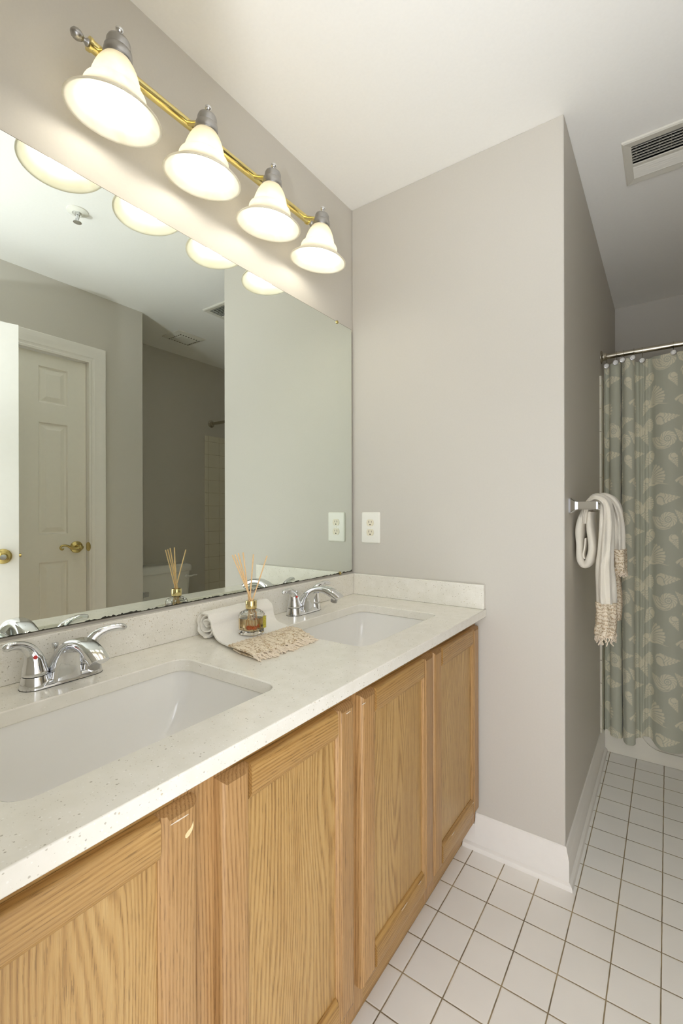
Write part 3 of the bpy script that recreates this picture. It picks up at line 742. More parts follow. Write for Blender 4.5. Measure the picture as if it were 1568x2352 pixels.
while y < VY1 + 0.004:
    loft(bm, [[(x, y, H - 0.0085), (x, y + 0.0008, H - 0.0075), (x, y - 0.0088, H + 0.0015), (x, y - 0.0095, H + 0.0005)] for x in (VX0, VX1)]); y += 0.0118
mk('closed_louvers', bm, VENTW, rg, smooth=0)
bm = NB()
for i in range(9): box(bm, VX0 + 0.012 + i * 0.034, VX0 + 0.014 + i * 0.034, VY0 + 0.001, YM - 0.002, H + 0.0045, H + 0.018)
mk('damper_vanes', bm, GREYM, rg, smooth=0)
for yy in (RY0 + 0.017, RY1 - 0.017):
    bm = NB(); lathe(bm, (1.133, yy, H - 0.0085), (0, 0, -1), [(0, 0.004), (0.002, 0.0035), (0.0026, 0.001)], 12); mk('screw', bm, VENTW, rg)

# exhaust fan grille over the toilet
EX0, EX1, EY0, EY1 = 1.70, 1.90, 0.34, 0.56
ef = thing('exhaust_fan', (1.80, 0.45, H - 0.02), 'square exhaust fan grille on the ceiling, seen in the mirror above the toilet', 'vent')
bm = NB(); loft(bm, [rect(EX0, EX1, EY0, EY1, H - 0.0005), rect(EX0, EX1, EY0, EY1, H - 0.006), rect(EX0 + 0.022, EX1 - 0.022, EY0 + 0.022, EY1 - 0.022, H - 0.012), rect(EX0 + 0.05, EX1 - 0.05, EY0 + 0.05, EY1 - 0.05, H - 0.022)], cap0=False); mk('cover', bm, VENTW, ef, smooth=0)
bm = NB()
for i in range(8):
    yy = EY0 + 0.034 + i * 0.0215
    for j in range(7):
        xx = EX0 + 0.03 + j * 0.0215
        if i in (0, 7) or j in (0, 6): box(bm, xx, xx + 0.012, yy, yy + 0.006, H - 0.0185, H - 0.012)
mk('grille_slots', bm, GREYM, ef, smooth=0)

# sprinkler head
sk = thing('fire_sprinkler', (0.957, -0.648, H - 0.05), 'chrome and white fire sprinkler on the ceiling seen in the mirror', 'sprinkler')
bm = NB(); lathe(bm, (0.957, -0.648, H - 0.0005), (0, 0, -1), [(0, 0.040), (0.003, 0.0395), (0.007, 0.030), (0.010, 0.020), (0.006, 0.016), (0.004, 0.0005)], 36); mk('escutcheon', bm, PLATE, sk)
bm = NB(); lathe(bm, (0.957, -0.648, H - 0.004), (0, 0, -1), [(0, 0.010), (0.014, 0.010), (0.016, 0.006), (0.026, 0.005), (0.040, 0.003), (0.042, 0.016), (0.0435, 0.016), (0.044, 0.002)], 24)
for s in (-1, 1): tube(bm, [(0.957 + s * 0.009, -0.648, H - 0.018), (0.957 + s * 0.014, -0.648, H - 0.032), (0.957 + s * 0.003, -0.648, H - 0.044)], 0.0022, 8)
mk('head', bm, CHROME, sk)
bm = NB(); tube(bm, [(0.957, -0.648, H - 0.019), (0.957, -0.648, H - 0.043)], 0.003, 8); mk('heat_bulb', bm, RED, sk)

# ------------------------------------------------------------------ bathtub
tb = thing('bathtub', ((W + X3) / 2, 1.34, 0), 'white bathtub behind the shell print curtain', 'bathtub')
bx0, bx1, by0, by1, bz = W + 0.0095, X3 - 0.0095, 0.987, D - 0.0095, 0.37
bm = NB(); rings = []
cxm, cym = (bx0 + bx1) / 2, (by0 + by1) / 2
def trr(x0, x1, y0, y1, r, z): return [(x, y, z) for x, y in rrect(x0, x1, y0, y1, r, 8)]
loft(bm, [trr(bx0, bx1, by0, by1, 0.004, 0.001), trr(bx0, bx1, by0, by1, 0.004, bz - 0.01), trr(bx0 + 0.003, bx1 - 0.003, by0 + 0.003, by1 - 0.003, 0.006, bz), trr(bx0 + 0.06, bx1 - 0.06, by0 + 0.07, by1 - 0.05, 0.10, bz), trr(bx0 + 0.075, bx1 - 0.075, by0 + 0.085, by1 - 0.065, 0.10, bz - 0.03), trr(bx0 + 0.13, bx1 - 0.11, by0 + 0.12, by1 - 0.10, 0.11, 0.07), trr(bx0 + 0.19, bx1 - 0.16, by0 + 0.17, by1 - 0.15, 0.10, 0.045)], cap0=True, cap1=True)
mk('tub_shell', bm, TUBM, tb, smooth=40)
# raised border on the apron: full frame with a rounded recessed field
bm = NB(); inn = [(x, z) for x, z in rrect(bx0 + 0.15, bx1 - 0.15, 0.062, 0.36, 0.09, 10)]
V0 = []
outer = []
for k, (x, z) in enumerate(inn):
    outer.append((bx0 + 0.001 if x < cxm else bx1 - 0.001, 0.002 if z < 0.2 else 0.355))
n = len(inn)
rg2 = [[(bx0 + 0.001, by0 - 0.0002, 0.001), (bx1 - 0.001, by0 - 0.0002, 0.001), (bx1 - 0.001, by0 - 0.0002, 0.355), (bx0 + 0.001, by0 - 0.0002, 0.355)]]
edges = []
for L, yy in (([(bx0 + 0.001, 0.001), (bx1 - 0.001, 0.001), (bx1 - 0.001, 0.362), (bx0 + 0.001, 0.362)], by0), (inn, by0)):
    vs = [bm.verts.new((x, yy - 0.007, z)) for x, z in L]; edges += [bm.edges.new((vs[i], vs[(i + 1) % len(vs)])) for i in range(len(vs))]
bmesh.ops.triangle_fill(bm, edges=edges, use_beauty=True)
r = bmesh.ops.extrude_face_region(bm, geom=bm.faces[:]); bmesh.ops.translate(bm, verts=[v for v in r['geom'] if isinstance(v, bmesh.types.BMVert)], vec=(0, 0.0068, 0))
mk('apron_border', bm, TUBM, tb, smooth=30, bevel=0.003)

# shower rod and curtain
RZ, RY = 1.935, 0.962
rod = thing('shower_rod', ((W + X3) / 2, RY, RZ), 'satin metal shower rod across the tub alcove', 'curtain rod')
bm = NB(); tube(bm, [(W + 0.012, RY, RZ), (X3 - 0.012, RY, RZ)], 0.0125, 24); mk('tube', bm, ROD, rod)
for xx, s in ((W + 0.0003, 1), (X3 - 0.0003, -1)):
    bm = NB(); lathe(bm, (xx, RY, RZ), (s, 0, 0), [(0, 0.031), (0.004, 0.031), (0.007, 0.026), (0.010, 0.019), (0.024, 0.0165), (0.027, 0.014), (0.027, 0.0126)], 28, cap1=False); mk('flange', bm, ROD, rod)

# plan curve of the cloth (x, y): pleats bunched at the wall, then long soft folds
plan = catmull([(0.8310, 0.968, 0), (0.837, 0.979, 0), (0.848, 0.978, 0), (0.855, 0.972, 0), (0.856, 0.952, 0), (0.864, 0.932, 0), (0.884, 0.924, 0), (0.900, 0.936, 0), (0.9035, 0.962, 0), (0.9030, 0.979, 0), (0.9085, 0.980, 0), (0.9075, 0.955, 0), (0.911, 0.925, 0), (0.926, 0.892, 0), (0.948, 0.890, 0), (0.960, 0.906, 0),
                (0.9575, 0.945, 0), (0.961, 0.968, 0), (0.972, 0.978, 0), (0.984, 0.968, 0), (0.994, 0.976, 0), (1.006, 0.966, 0), (1.016, 0.974, 0), (1.028, 0.966, 0), (1.046, 0.940, 0), (1.074, 0.918, 0), (1.108, 0.914, 0), (1.146, 0.934, 0), (1.184, 0.969, 0), (1.222, 0.955, 0), (1.268, 0.932, 0), (1.312, 0.950, 0), (1.352, 0.972, 0), (1.392, 0.950, 0), (1.432, 0.940, 0)], 40)
px = np.array([p.x for p in plan]); py = np.array([p.y for p in plan]); sl = np.concatenate([[0], np.cumsum(np.hypot(np.diff(px), np.diff(py)))])
STEP = 0.0021; nu = int(sl[-1] / STEP) + 1; CZ0, CZ1 = 0.098, 1.898; nv = int((CZ1 - CZ0) / STEP) + 1
U = np.linspace(0, sl[-1], nu); Vv = np.linspace(0, CZ1 - CZ0, nv)
X0 = np.interp(U, sl, px); Y0 = np.interp(U, sl, py)
uu, vv = np.meshgrid(U, Vv); tz = vv / (CZ1 - CZ0)
# folds are tightest near the hooks and relax downwards
amp = 1.0 - 0.10 * tz
ym = 0.957
XX = np.broadcast_to(X0, uu.shape) + 0.0035 * np.sin(vv * 3.1 + uu * 9) * (1 - tz) * np.clip((uu - 0.03) / 0.1, 0, 1)
YY = ym + (Y0[None, :] - ym) * amp + 0.0022 * np.sin(vv * 11 + uu * 40) * (0.3 + 0.7 * tz)
YY = np.minimum(YY, 0.9795)
hem = 0.030 * np.exp(-((X0 - 1.010) / 0.030) ** 2) + 0.012 * np.exp(-((X0 - 0.835) / 0.014) ** 2) + 0.004 * np.sin(U * 23)
sag = -0.010 * np.abs(np.sin(U / 0.155 * PI))
ZZ = CZ0 + vv + hem[None, :] * (1 - tz) ** 6 + sag[None, :] * tz ** 14
# printed shells on the flat cloth
def rot(u, v, a):
    c, s = math.cos(a), math.sin(a); return c * u + s * v, -s * u + c * v
TU, TV = 0.290, 0.365
val = np.zeros_like(uu); sub = (0.0, 0.0)
def place(fn, u0, v0, size, ang, flip=1):
    global val
    du = (uu + sub[0] - u0 + TU / 2) % TU - TU / 2; dvv = (vv + sub[1] - v0 + TV / 2) % TV - TV / 2
    p, q = rot(du, dvv, ang); m = (np.abs(p) < 1.7 * size) & (np.abs(q) < 1.7 * size)
    r = np.zeros_like(uu); r[m] = fn(p[m] / size, flip * q[m] / size); val = np.maximum(val, r)
def whelk(p, q):      # long cone with wavy bands, rounded body whorl and a blank lip
    t = (p + 1) / 2
    wd = np.where(t < 0.32, 0.50 * np.sqrt(np.clip(1 - ((0.32 - t) / 0.34) ** 2, 0, 1)), 0.50 * (1 - (t - 0.32) / 0.70))
    sc = 1 + 0.10 * np.abs(np.sin(t * 18))
    ins = (np.abs(q) < wd * sc) & (t > -0.02) & (t < 1.0)
    s = t - 0.10 * np.sin(np.clip(q / (wd + 1e-3), -1, 1) * 2.4)
    line = (t > 0.36) & (np.abs(((s - 0.36) / 0.125) % 1 - 0.5) > 0.385)
    lip = np.abs(np.hypot((p + 0.62) / 0.36, (q + 0.12) / 0.36) - 1) < 0.10
    lip &= (q > -0.25)
    return (ins & ~line & ~lip).astype(float)
def fan(p, q):        # scallop leaning over, curved ribs meeting at a hinge
    a = p + 0.85; b = q + 0.55; r = np.hypot(a, b); th = np.arctan2(b, a)
    R = 1.55 * (0.80 + 0.22 * np.sin(np.clip(th, 0, 1.5) * 2.0)) * (1 + 0.03 * np.cos(th * 34))
    ins = (r < R) & (r > 0.16) & (th > 0.02) & (th < 1.28)
    k = th + 0.30 * (r - 0.6)
    line = np.abs((k / 0.180) % 1 - 0.5) > 0.38
    tail = (np.abs(b + 0.06 + 0.05 * np.sin(a * 5)) < 0.10 * (1 - a / 1.7)) & (a > -0.1) & (a < 1.6)
    return ((ins & ~line) | tail).astype(float)
def naut(p, q):       # coiled shell with a flared striped skirt
    a = p - 0.35; b = q - 0.30; r = np.hypot(a, b); th = np.arctan2(b, a)
    coil = (r < 0.56) & ~((np.abs((th + r * 2.5) / (PI / 6) % 1 - 0.5) > 0.39) & (r > 0.22)) & ~(np.abs(r - 0.20) < 0.035) & ~(np.abs(r - 0.07) < 0.03)
    c = p + 0.02; d = q - 0.72; rr = np.hypot(c / 1.0, d / 1.18); skirt = (rr < 1.05) & (rr > 0.42) & (d < -0.30 + 0.10 * c) & (r > 0.60) & (c < 0.62)
    line = np.abs((rr / 0.165) % 1 - 0.5) > 0.39
    return (coil | (skirt & ~line)).astype(float)
SCALE = 1.32
MOTIFS = ((naut, 0.225, 0.300, 0.046, -0.15, 1), (fan, 0.205, 0.150, 0.047, 0.0, 1), (whelk, 0.070, 0.255, 0.043, 0.05, 1), (whelk, 0.150, 0.225, 0.034, 1.05 + PI, -1),
                          (fan, 0.050, 0.120, 0.042, 0.55, -1), (whelk, 0.130, 0.335, 0.034, -1.15, 1), (naut, 0.065, 0.015, 0.042, 0.30, -1), (whelk, 0.245, 0.045, 0.040, 0.10, 1), (whelk, 0.135, 0.105, 0.030, -2.0, 1),
                          (fan, 0.155, 0.020, 0.030, -0.4, 1), (whelk, 0.010, 0.330, 0.030, 2.3, 1), (whelk, 0.275, 0.215, 0.026, -1.2, -1))
acc = np.zeros_like(uu)
for su in (-0.33, 0.0, 0.33):
    for sv in (-0.33, 0.0, 0.33):
        val = np.zeros_like(uu); sub = (su * STEP * 1.2, sv * STEP * 1.2)
        for fn, a, b, c, d, f in MOTIFS: place(fn, a, b, c * SCALE, d, f)
        acc += val / 9
val = acc
me = bpy.data.meshes.new('cloth')
co = np.stack([XX, YY, ZZ], -1).reshape(-1, 3)
org = np.array([1.12, 0.955, CZ0])
idx = np.arange(nu * nv).reshape(nv, nu)
fc = np.stack([idx[:-1, :-1], idx[:-1, 1:], idx[1:, 1:], idx[1:, :-1]], -1).reshape(-1, 4)
me.vertices.add(len(co)); me.vertices.foreach_set('co', (co - org).ravel())
me.loops.add(fc.size); me.loops.foreach_set('vertex_index', fc.ravel().astype(np.int32))
me.polygons.add(len(fc)); me.polygons.foreach_set('loop_start', np.arange(0, fc.size, 4, dtype=np.int32)); me.polygons.foreach_set('loop_total', np.full(len(fc), 4, dtype=np.int32))
me.update(calc_edges=True)
at = me.attributes.new('print', 'FLOAT', 'POINT'); at.data.foreach_set('value', val.reshape(-1).astype(np.float32))
me.polygons.foreach_set('use_smooth', [True] * len(fc)); me.materials.append(CURT)
cur = bpy.data.objects.new('shower_curtain', me); COL.objects.link(cur); cur.location = org
sm = cur.modifiers.new('cloth', 'SOLIDIFY'); sm.thickness = 0.0012; sm.offset = 0
tag(cur, 'sage green shower curtain printed with cream seashells', 'curtain')

# hooks, each with a white oval button
def make_hook(x, label):
    near = np.abs(X0 - x) < 0.006; yb = float(Y0[near].min())
    r = thing('curtain_hook', (x, RY, RZ), label, 'curtain hook', 'hooks along the shower rod')
    bm = NB(); pts = [(x, RY + 0.0165 * math.sin(a), RZ + 0.0155 * math.cos(a)) for a in [math.radians(d) for d in range(-150, 140, 14)]]
    pts += [(x, RY + 0.006, RZ - 0.022), (x, RY - 0.004, RZ - 0.040)]
    tube(bm, pts, 0.0012, 6); 
    mk('wire', bm, ROD, r)
    yf = min(yb - 0.004, RY - 0.006)
    bm = NB(); tube(bm, [(x, RY - 0.004, RZ - 0.040), (x, yf - 0.004, RZ - 0.047)], 0.0012, 6); mk('stem', bm, ROD, r)
    bm = NB(); lathe(bm, (x, yf - 0.003, RZ - 0.049), (0.25, -1, 0), [(0, 0.0122), (0.003, 0.0122), (0.0035, 0.0096)], 20, cap1=False); e = mk('button_rim', bm, STEEL, r)
    bm = NB(); lathe(bm, (x, yf - 0.0035, RZ - 0.049), (0.25, -1, 0), [(0, 0.0098), (0.004, 0.0095), (0.0068, 0.006), (0.0075, 0.0004)], 20); mk('button', bm, PORC, e)
    return r
HX = [(0.8433, 'curtain hook nearest the gray wall end of the rod'), (0.885, 'second curtain hook from the gray wall end of the rod'), (0.9146, 'third curtain hook from the gray wall end of the rod'), (0.956, 'fourth curtain hook from the gray wall, above the forward fold'),
      (0.990, 'fifth curtain hook, just right of the forward fold'), (1.110, 'curtain hook at the right picture edge with a white button'),
      (1.225, 'third curtain hook from the free end of the curtain'), (1.325, 'second curtain hook from the free end of the curtain'), (1.420, 'curtain hook at the free end of the curtain')]
for x, l in HX: make_hook(x, l)

# ------------------------------------------------------------------ towel bar and towels
TBX, TBZ = 0.889, 1.200
tbar = thing('towel_bar', (W, 0.38, TBZ), 'chrome towel bar on the side wall holding a cream towel', 'towel bar')
for yp in (0.092, 0.690):
    def sq(x, h): return [(x, y, z) for y, z in rrect(yp - h, yp + h, TBZ - h, TBZ + h, h * 0.2, 3)]
    bm = NB(); loft(bm, [sq(W + 0.0003, 0.026), sq(W + 0.006, 0.026), sq(W + 0.010, 0.022), sq(W + 0.018, 0.015), sq(W + 0.024, 0.0138), sq(W + 0.026, 0.0135), sq(W + 0.080, 0.0138), sq(W + 0.084, 0.0132), sq(W + 0.0855, 0.011)]); mk('post', bm, CHROME, tbar, smooth=4)
bm = NB(); tube(bm, [(TBX, 0.104, TBZ), (TBX, 0.678, TBZ)], 0.0085, 16); mk('bar', bm, CHROME, tbar)

def fall(bm, path, yc, hx, hy, n=36, lobes=5, depth=0.16, ph=0.0, cap=True, yshift=None):
    """bunched cloth: cross-sections across the path (path in x, z), pleated outline; hx = half thickness along the bend plane, hy = half width along the bar"""
    P = catmull([(a, 0, b) for a, b in path], 6); m = len(P); rings = []
    Hx = [v.x for v in catmull([(h, 0, 0) for h in hx], 6)]; Hy = [v.x for v in catmull([(h, 0, 0) for h in hy], 6)]
    for i, p in enumerate(P):
        d = (P[min(i + 1, m - 1)] - P[max(i - 1, 0)]).normalized(); nrm = Vector((d.z, 0, -d.x))
        ys = yc + (yshift(i / (m - 1)) if yshift else 0); ring = []
        for k in range(n):
            a = 2 * PI * k / n
            w_ = 1 - depth * (0.5 + 0.5 * math.cos(lobes * a + ph + 1.3 * math.sin(i * 0.23))) - 0.05 * math.sin(3 * a + i * 0.4)
            ring.append(p + nrm * (Hx[i] * math.cos(a) * w_) + Vector((0, ys - 0 + Hy[i] * math.sin(a) * w_, 0)))
        rings.append(ring)
    loft(bm, rings, cap, cap)
    return P, Hx, Hy

# towel folded into a loop on the wall side
tw = thing('hanging_towel', (0.90, 0.19, 0.74), 'cream lace trimmed towel bunched over the chrome towel bar', 'towel')
bm = NB()
cl = catmull([(0.871, 0, 1.206), (0.860, 0, 1.193), (0.846, 0, 1.160), (0.8385, 0, 1.115), (0.8385, 0, 1.065), (0.8415, 0, 1.020), (0.853, 0, 0.9985), (0.8675, 0, 1.012), (0.8755, 0, 1.050), (0.8735, 0, 1.095), (0.8695, 0, 1.135), (0.870, 0, 1.165), (0.873, 0, 1.180)], 8)
hh = [v.x for v in catmull([(v, 0, 0) for v in (0.008, 0.010, 0.0125, 0.0140, 0.0120, 0.0125, 0.0125, 0.0130, 0.0125, 0.0120, 0.0105, 0.0085, 0.007)], 8)]
rings = []
for i, p in enumerate(cl):
    d = (cl[min(i + 1, len(cl) - 1)] - cl[max(i - 1, 0)]).normalized(); nrm = Vector((d.z, 0, -d.x)); ring = []
    for k in range(24):
        a = 2 * PI * k / 24; e = 0.55; ca, sa = math.cos(a), math.sin(a)
        ring.append(p + nrm * (hh[i] * math.copysign(abs(ca) ** e, ca)) + Vector((0, 0.205 + (0.078 + 0.006 * math.sin(i * 0.35)) * math.copysign(abs(sa) ** e, sa), 0)))
    rings.append(ring)
loft(bm, rings); mk('looped_middle', bm, TERRY, tw, smooth=60)
bm = NB(); c2 = catmull([(0.8585, 0, 1.090), (0.8560, 0, 1.060), (0.8520, 0, 1.035), (0.8560, 0, 1.0215), (0.8620, 0, 1.0225)], 6)
loft(bm, [[p + Vector((dx, yy, 0)) for dx, yy in ((-0.0022, 0.135), (0.0022, 0.135), (0.0022, 0.27), (-0.0022, 0.27))] for p in c2]); mk('inner_fold', bm, TERRY, tw, smooth=60)

# lace trimmed towel bunched over the bar: two falls on the room side
tl = tw
bm = NB()
p1 = [(0.852, 1.140), (0.856, 1.175), (0.868, 1.207), (0.889, 1.226), (0.915, 1.213), (0.920, 1.175), (0.918, 1.10), (0.915, 1.02), (0.917, 0.95), (0.918, 0.880)]
fall(bm, p1, 0.158, [0.010, 0.012, 0.013, 0.0145, 0.0175, 0.0210, 0.0240, 0.0270, 0.0300, 0.0315], [0.040, 0.045, 0.050, 0.052, 0.050, 0.048, 0.048, 0.050, 0.052, 0.054], lobes=7, depth=0.24)
mk('long_end', bm, TERRY, tl, smooth=60); bm = NB()
p2 = [(0.866, 1.170), (0.874, 1.205), (0.892, 1.229), (0.918, 1.225), (0.938, 1.195), (0.944, 1.150), (0.946, 1.10), (0.948, 1.05)]
fall(bm, p2, 0.262, [0.010, 0.0125, 0.0150, 0.0165, 0.0180, 0.0195, 0.0205, 0.0215], [0.040, 0.046, 0.050, 0.050, 0.048, 0.046, 0.046, 0.047], lobes=6, depth=0.26, ph=1.0)
mk('short_end', bm, TERRY, tl, smooth=60)
bm = NB()
P, Hx, Hy = fall(bm, [(0.918, 0.880), (0.918, 0.84), (0.917, 0.80), (0.915, 0.770)], 0.158, [0.0320, 0.0335, 0.0345, 0.0330], [0.055, 0.057, 0.058, 0.056], lobes=6, depth=0.16)
mk('lace_border', bm, LACE, tl, smooth=60); bm = NB()
fall(bm, [(0.948, 1.050), (0.9485, 1.02), (0.950, 0.99), (0.951, 0.966)], 0.262, [0.0220, 0.0225, 0.0225, 0.0215], [0.048, 0.049, 0.049, 0.047], lobes=5, depth=0.18, ph=1.0)
mk('lace_border', bm, LACE, tl, smooth=60); bm = NB()
fall(bm, [(0.938, 0.965), (0.941, 0.90), (0.942, 0.84), (0.940, 0.80)], 0.285, [0.010, 0.013, 0.014, 0.012], [0.030, 0.034, 0.036, 0.034], lobes=5, depth=0.15, ph=2.0)
mk('lace_border', bm, LACE, tl, smooth=60)
bm = NB(); rs = random.Random(5)
def strands(cx, cy, z, ax, ay, n, ln):
    for k in range(n):
        a = 2 * PI * k / n + rs.random() * 0.15
        x, y = cx + ax * math.cos(a), cy + ay * math.sin(a); L = ln * (0.7 + 0.6 * rs.random()); pts = []
        for j in range(6):
            pts.append((x + 0.0025 * math.sin(j * 1.7 + k) + 0.003 * (rs.random() - 0.5), y + 0.002 * math.cos(j * 1.3 + k), z + 0.004 - L * j / 5))
        tube(bm, pts, [0.0022, 0.0017, 0.0024, 0.0016, 0.0022, 0.0014], 6)
strands(0.915, 0.158, 0.772, 0.029, 0.050, 34, 0.026); mk('fringe', bm, FRINGE, tl, smooth=60); bm = NB(); strands(0.951, 0.262, 0.967, 0.019, 0.042, 24, 0.016)
mk('fringe', bm, FRINGE, tl, smooth=60)

# ------------------------------------------------------------------ rolled towel on the counter
rt_ = thing('rolled_towel', (0.16, -0.70, ZC), 'white towel rolled at the backsplash, lace end spread flat under the diffuser', 'towel')
ZT = ZC + 0.0003
# right edge and left edge of the strip as functions of x (towel narrows and swings with x)
def yl_(x): return np.interp(x, [0.03, 0.12, 0.20, 0.25, 0.31], [-0.785, -0.795, -0.818, -0.832, -0.838])
def yr_(x): return np.interp(x, [0.03, 0.09, 0.16, 0.25, 0.335], [-0.560, -0.563, -0.585, -0.610, -0.655])
bm = NB(); prof = []
# spiral in x-z, unrolled into the strip
cx, cz, R = 0.066, ZT + 0.0365, 0.0365
sp = []
for i in range(66):
    th = -0.5 * PI - 0.35 + (65 - i) / 65 * (-4.3 * PI) * -1
    rr = 0.0035 + (R - 0.0055 - 0.0035) * (i / 65) ** 0.75
    sp.append((cx + rr * math.cos(th) * 1.06, cz + rr * math.sin(th) * 0.97))
tail = [(0.098, ZT + 0.0375), (0.112, ZT + 0.021), (0.132, ZT + 0.0115), (0.165, ZT + 0.0085), (0.20, ZT + 0.0085)]
# outer wrap over the top then the tail
top = [(cx + (R - 0.0045) * 1.06 * math.cos(a), cz + (R - 0.0045) * 0.97 * math.sin(a)) for a in [math.radians(d) for d in range(290, 20, -14)]]
center = catmull([(a, 0, b) for a, b in top + tail], 3)
inner = [Vector((a, 0, b)) for a, b in sp]
def ribbon(bm, cl, th, ya, yb, ny=30, jit=0.0012, seed=1):
    r_ = random.Random(seed); ph = [r_.random() * 6 for _ in range(6)]
    up_, dn_ = [], []
    for i, p in enumerate(cl):
        d = (cl[min(i + 1, len(cl) - 1)] - cl[max(i - 1, 0)]).normalized(); nrm = Vector((-d.z, 0, d.x))
        a0, b0 = float(ya(p.x, i)), float(yb(p.x, i)); ru, rd = [], []
        for k in range(ny + 1):
            y = a0 + (b0 - a0) * k / ny; w_ = jit * (math.sin(k * 0.9 + ph[0] + i * 0.5) + math.sin(k * 0.37 + ph[1] - i * 0.8))
            e = th * (0.55 if k in (0, ny) else 1.0)
            ru.append(p + nrm * (e + w_) + Vector((0, y, 0))); rd.append(p - nrm * (e - w_ * 0.3) + Vector((0, y, 0)))
        up_.append(ru); dn_.append(rd)
    loft(bm, [u + d[::-1] for u, d in zip(up_, dn_)])
ribbon(bm, inner, 0.0032, lambda x, i: -0.781 + 0.003 * math.sin(i * 0.3), lambda x, i: -0.560, 16, 0.0006, 2)
ribbon(bm, center, 0.0042, lambda x, i: yl_(x) - 0.002 * math.sin(i * 0.5), lambda x, i: yr_(x), 24, 0.0007, 3)
mk('cloth', bm, TERRYW, rt_, smooth=60)
# folded lace end
bm = NB()
def scallop(bm, cl, th, ya, yb, ny, seed, amp):
    r_ = random.Random(seed); off = [amp * (r_.random() - 0.5) + 0.003 * math.sin(k * 0.55) for k in range(ny + 1)]; up_, dn_ = [], []
    m = len(cl) - 1
    for i, p in enumerate(cl):
        d = (cl[min(i + 1, m)] - cl[max(i - 1, 0)]).normalized(); nrm = Vector((-d.z, 0, d.x)); a0, b0 = float(ya(p.x)), float(yb(p.x)); t = (i / m) ** 2; ru, rd = [], []
        for k in range(ny + 1):
            y = a0 + (b0 - a0) * k / ny; hh = th * (1 - 0.55 * t) * (0.6 if k in (0, ny) else 1.0); wob = 0.0011 * math.sin(k * 1.7 + i * 1.3) + 0.0009 * (r_.random() - 0.5)
            e = Vector((off[k] * t, y, -0.003 * t * abs(math.sin(k * 0.9))))
            ru.append(p + nrm * (hh + wob) + e); rd.append(p - nrm * hh * 0.8 + e)
        up_.append(ru); dn_.append(rd)
    loft(bm, [u + d[::-1] for u, d in zip(up_, dn_)])
lx = [Vector((x, 0, ZT + zz)) for x, zz in ((0.196, 0.0088), (0.215, 0.0115), (0.240, 0.0135), (0.268, 0.0135), (0.292, 0.0120), (0.308, 0.0095))]
scallop(bm, catmull(lx, 6), 0.0034, yl_, yr_, 60, 4, 0.010)
lx = [Vector((x, 0, ZT + zz)) for x, zz in ((0.215, 0.0038), (0.26, 0.0038), (0.29, 0.0036), (0.304, 0.0032))]
scallop(bm, catmull(lx, 5), 0.0026, lambda x: yl_(x) + 0.004, lambda x: yr_(x) - 0.002, 50, 9, 0.008)
mk('lace_border', bm, LACE, rt_, smooth=60)
bm = NB(); rs = random.Random(11)
for k in range(64):
    t = k / 63; y = -0.836 + t * 0.183; x = 0.302 + 0.004 * math.sin(t * 2.6); L = 0.016 + 0.018 * rs.random(); an = -0.15 + 0.7 * t * t + 0.5 * (rs.random() - 0.5); pts = []
    z0 = ZT + 0.003 + 0.008 * rs.random()
    for j in range(6):
        q = j / 5; pts.append((x + L * q * math.cos(an) + 0.0018 * math.sin(j * 2 + k), y + L * q * math.sin(an) + 0.0016 * math.cos(j * 1.7 + k * 2), max(ZT + 0.0022, z0 * (1 - q) + (ZT + 0.002) * q + 0.001 * math.sin(j * 3 + k))))
    tube(bm, pts, [0.0026, 0.0020, 0.0028, 0.0018, 0.0024, 0.0014], 6)
for k in range(16):
    y = -0.655 + k * 0.0008; x = 0.235 + k * 0.0045; L = 0.010 + 0.020 * rs.random(); an = 1.0 - 0.9 * k / 15 + 0.4 * (rs.random() - 0.5); y = float(yr_(x)) - 0.003
    pts = [(x + L * q * math.cos(an) + 0.0015 * math.sin(q * 9 + k), y + L * q * math.sin(an), max(ZT + 0.0022, ZT + 0.009 * (1 - q))) for q in (0, 0.25, 0.5, 0.75, 1)]
    tube(bm, pts, [0.0022, 0.0017, 0.0022, 0.0016, 0.0012], 6)
mk('fringe', bm, FRINGE, rt_, smooth=60)

# ------------------------------------------------------------------ reed diffuser
BXc, BYc = 0.171, -0.719; ZB = ZT + 0.0155
di = thing('reed_diffuser', (BXc, BYc, ZB), 'clear glass reed diffuser bottle with gold collar standing on the white towel', 'diffuser')
ba = 0.14
def octo(h, c, z):
    P = [(h, -h + c), (h, h - c), (h - c, h), (-h + c, h), (-h, h - c), (-h, -h + c), (-h + c, -h), (h - c, -h)]
    ca, sa = math.cos(ba), math.sin(ba); return [(BXc + ca * x - sa * y, BYc + sa * x + ca * y, z) for x, y in P]
bm = NB(); hb = 0.0265
loft(bm, [octo(hb - 0.002, 0.007, ZB), octo(hb, 0.007, ZB + 0.002), octo(hb, 0.007, ZB + 0.049), octo(hb - 0.002, 0.008, ZB + 0.056), octo(hb - 0.009, 0.010, ZB + 0.062), octo(0.0118, 0.0068, ZB + 0.064), octo(0.0112, 0.0065, ZB + 0.070),
          octo(0.0085, 0.005, ZB + 0.070), octo(0.0090, 0.0052, ZB + 0.062), octo(hb - 0.011, 0.009, ZB + 0.059), octo(hb - 0.005, 0.007, ZB + 0.052), octo(hb - 0.0035, 0.006, ZB + 0.046), octo(hb - 0.0035, 0.006, ZB + 0.012), octo(hb - 0.008, 0.006, ZB + 0.010)])
mk('bottle', bm, GLASS, di, smooth=25)
bm = NB(); loft(bm, [octo(hb - 0.0076, 0.006, ZB + 0.0096), octo(hb - 0.0031, 0.006, ZB + 0.0118), octo(hb - 0.0031, 0.006, ZB + 0.041)]); mk('oil', bm, LIQ, di, smooth=25)
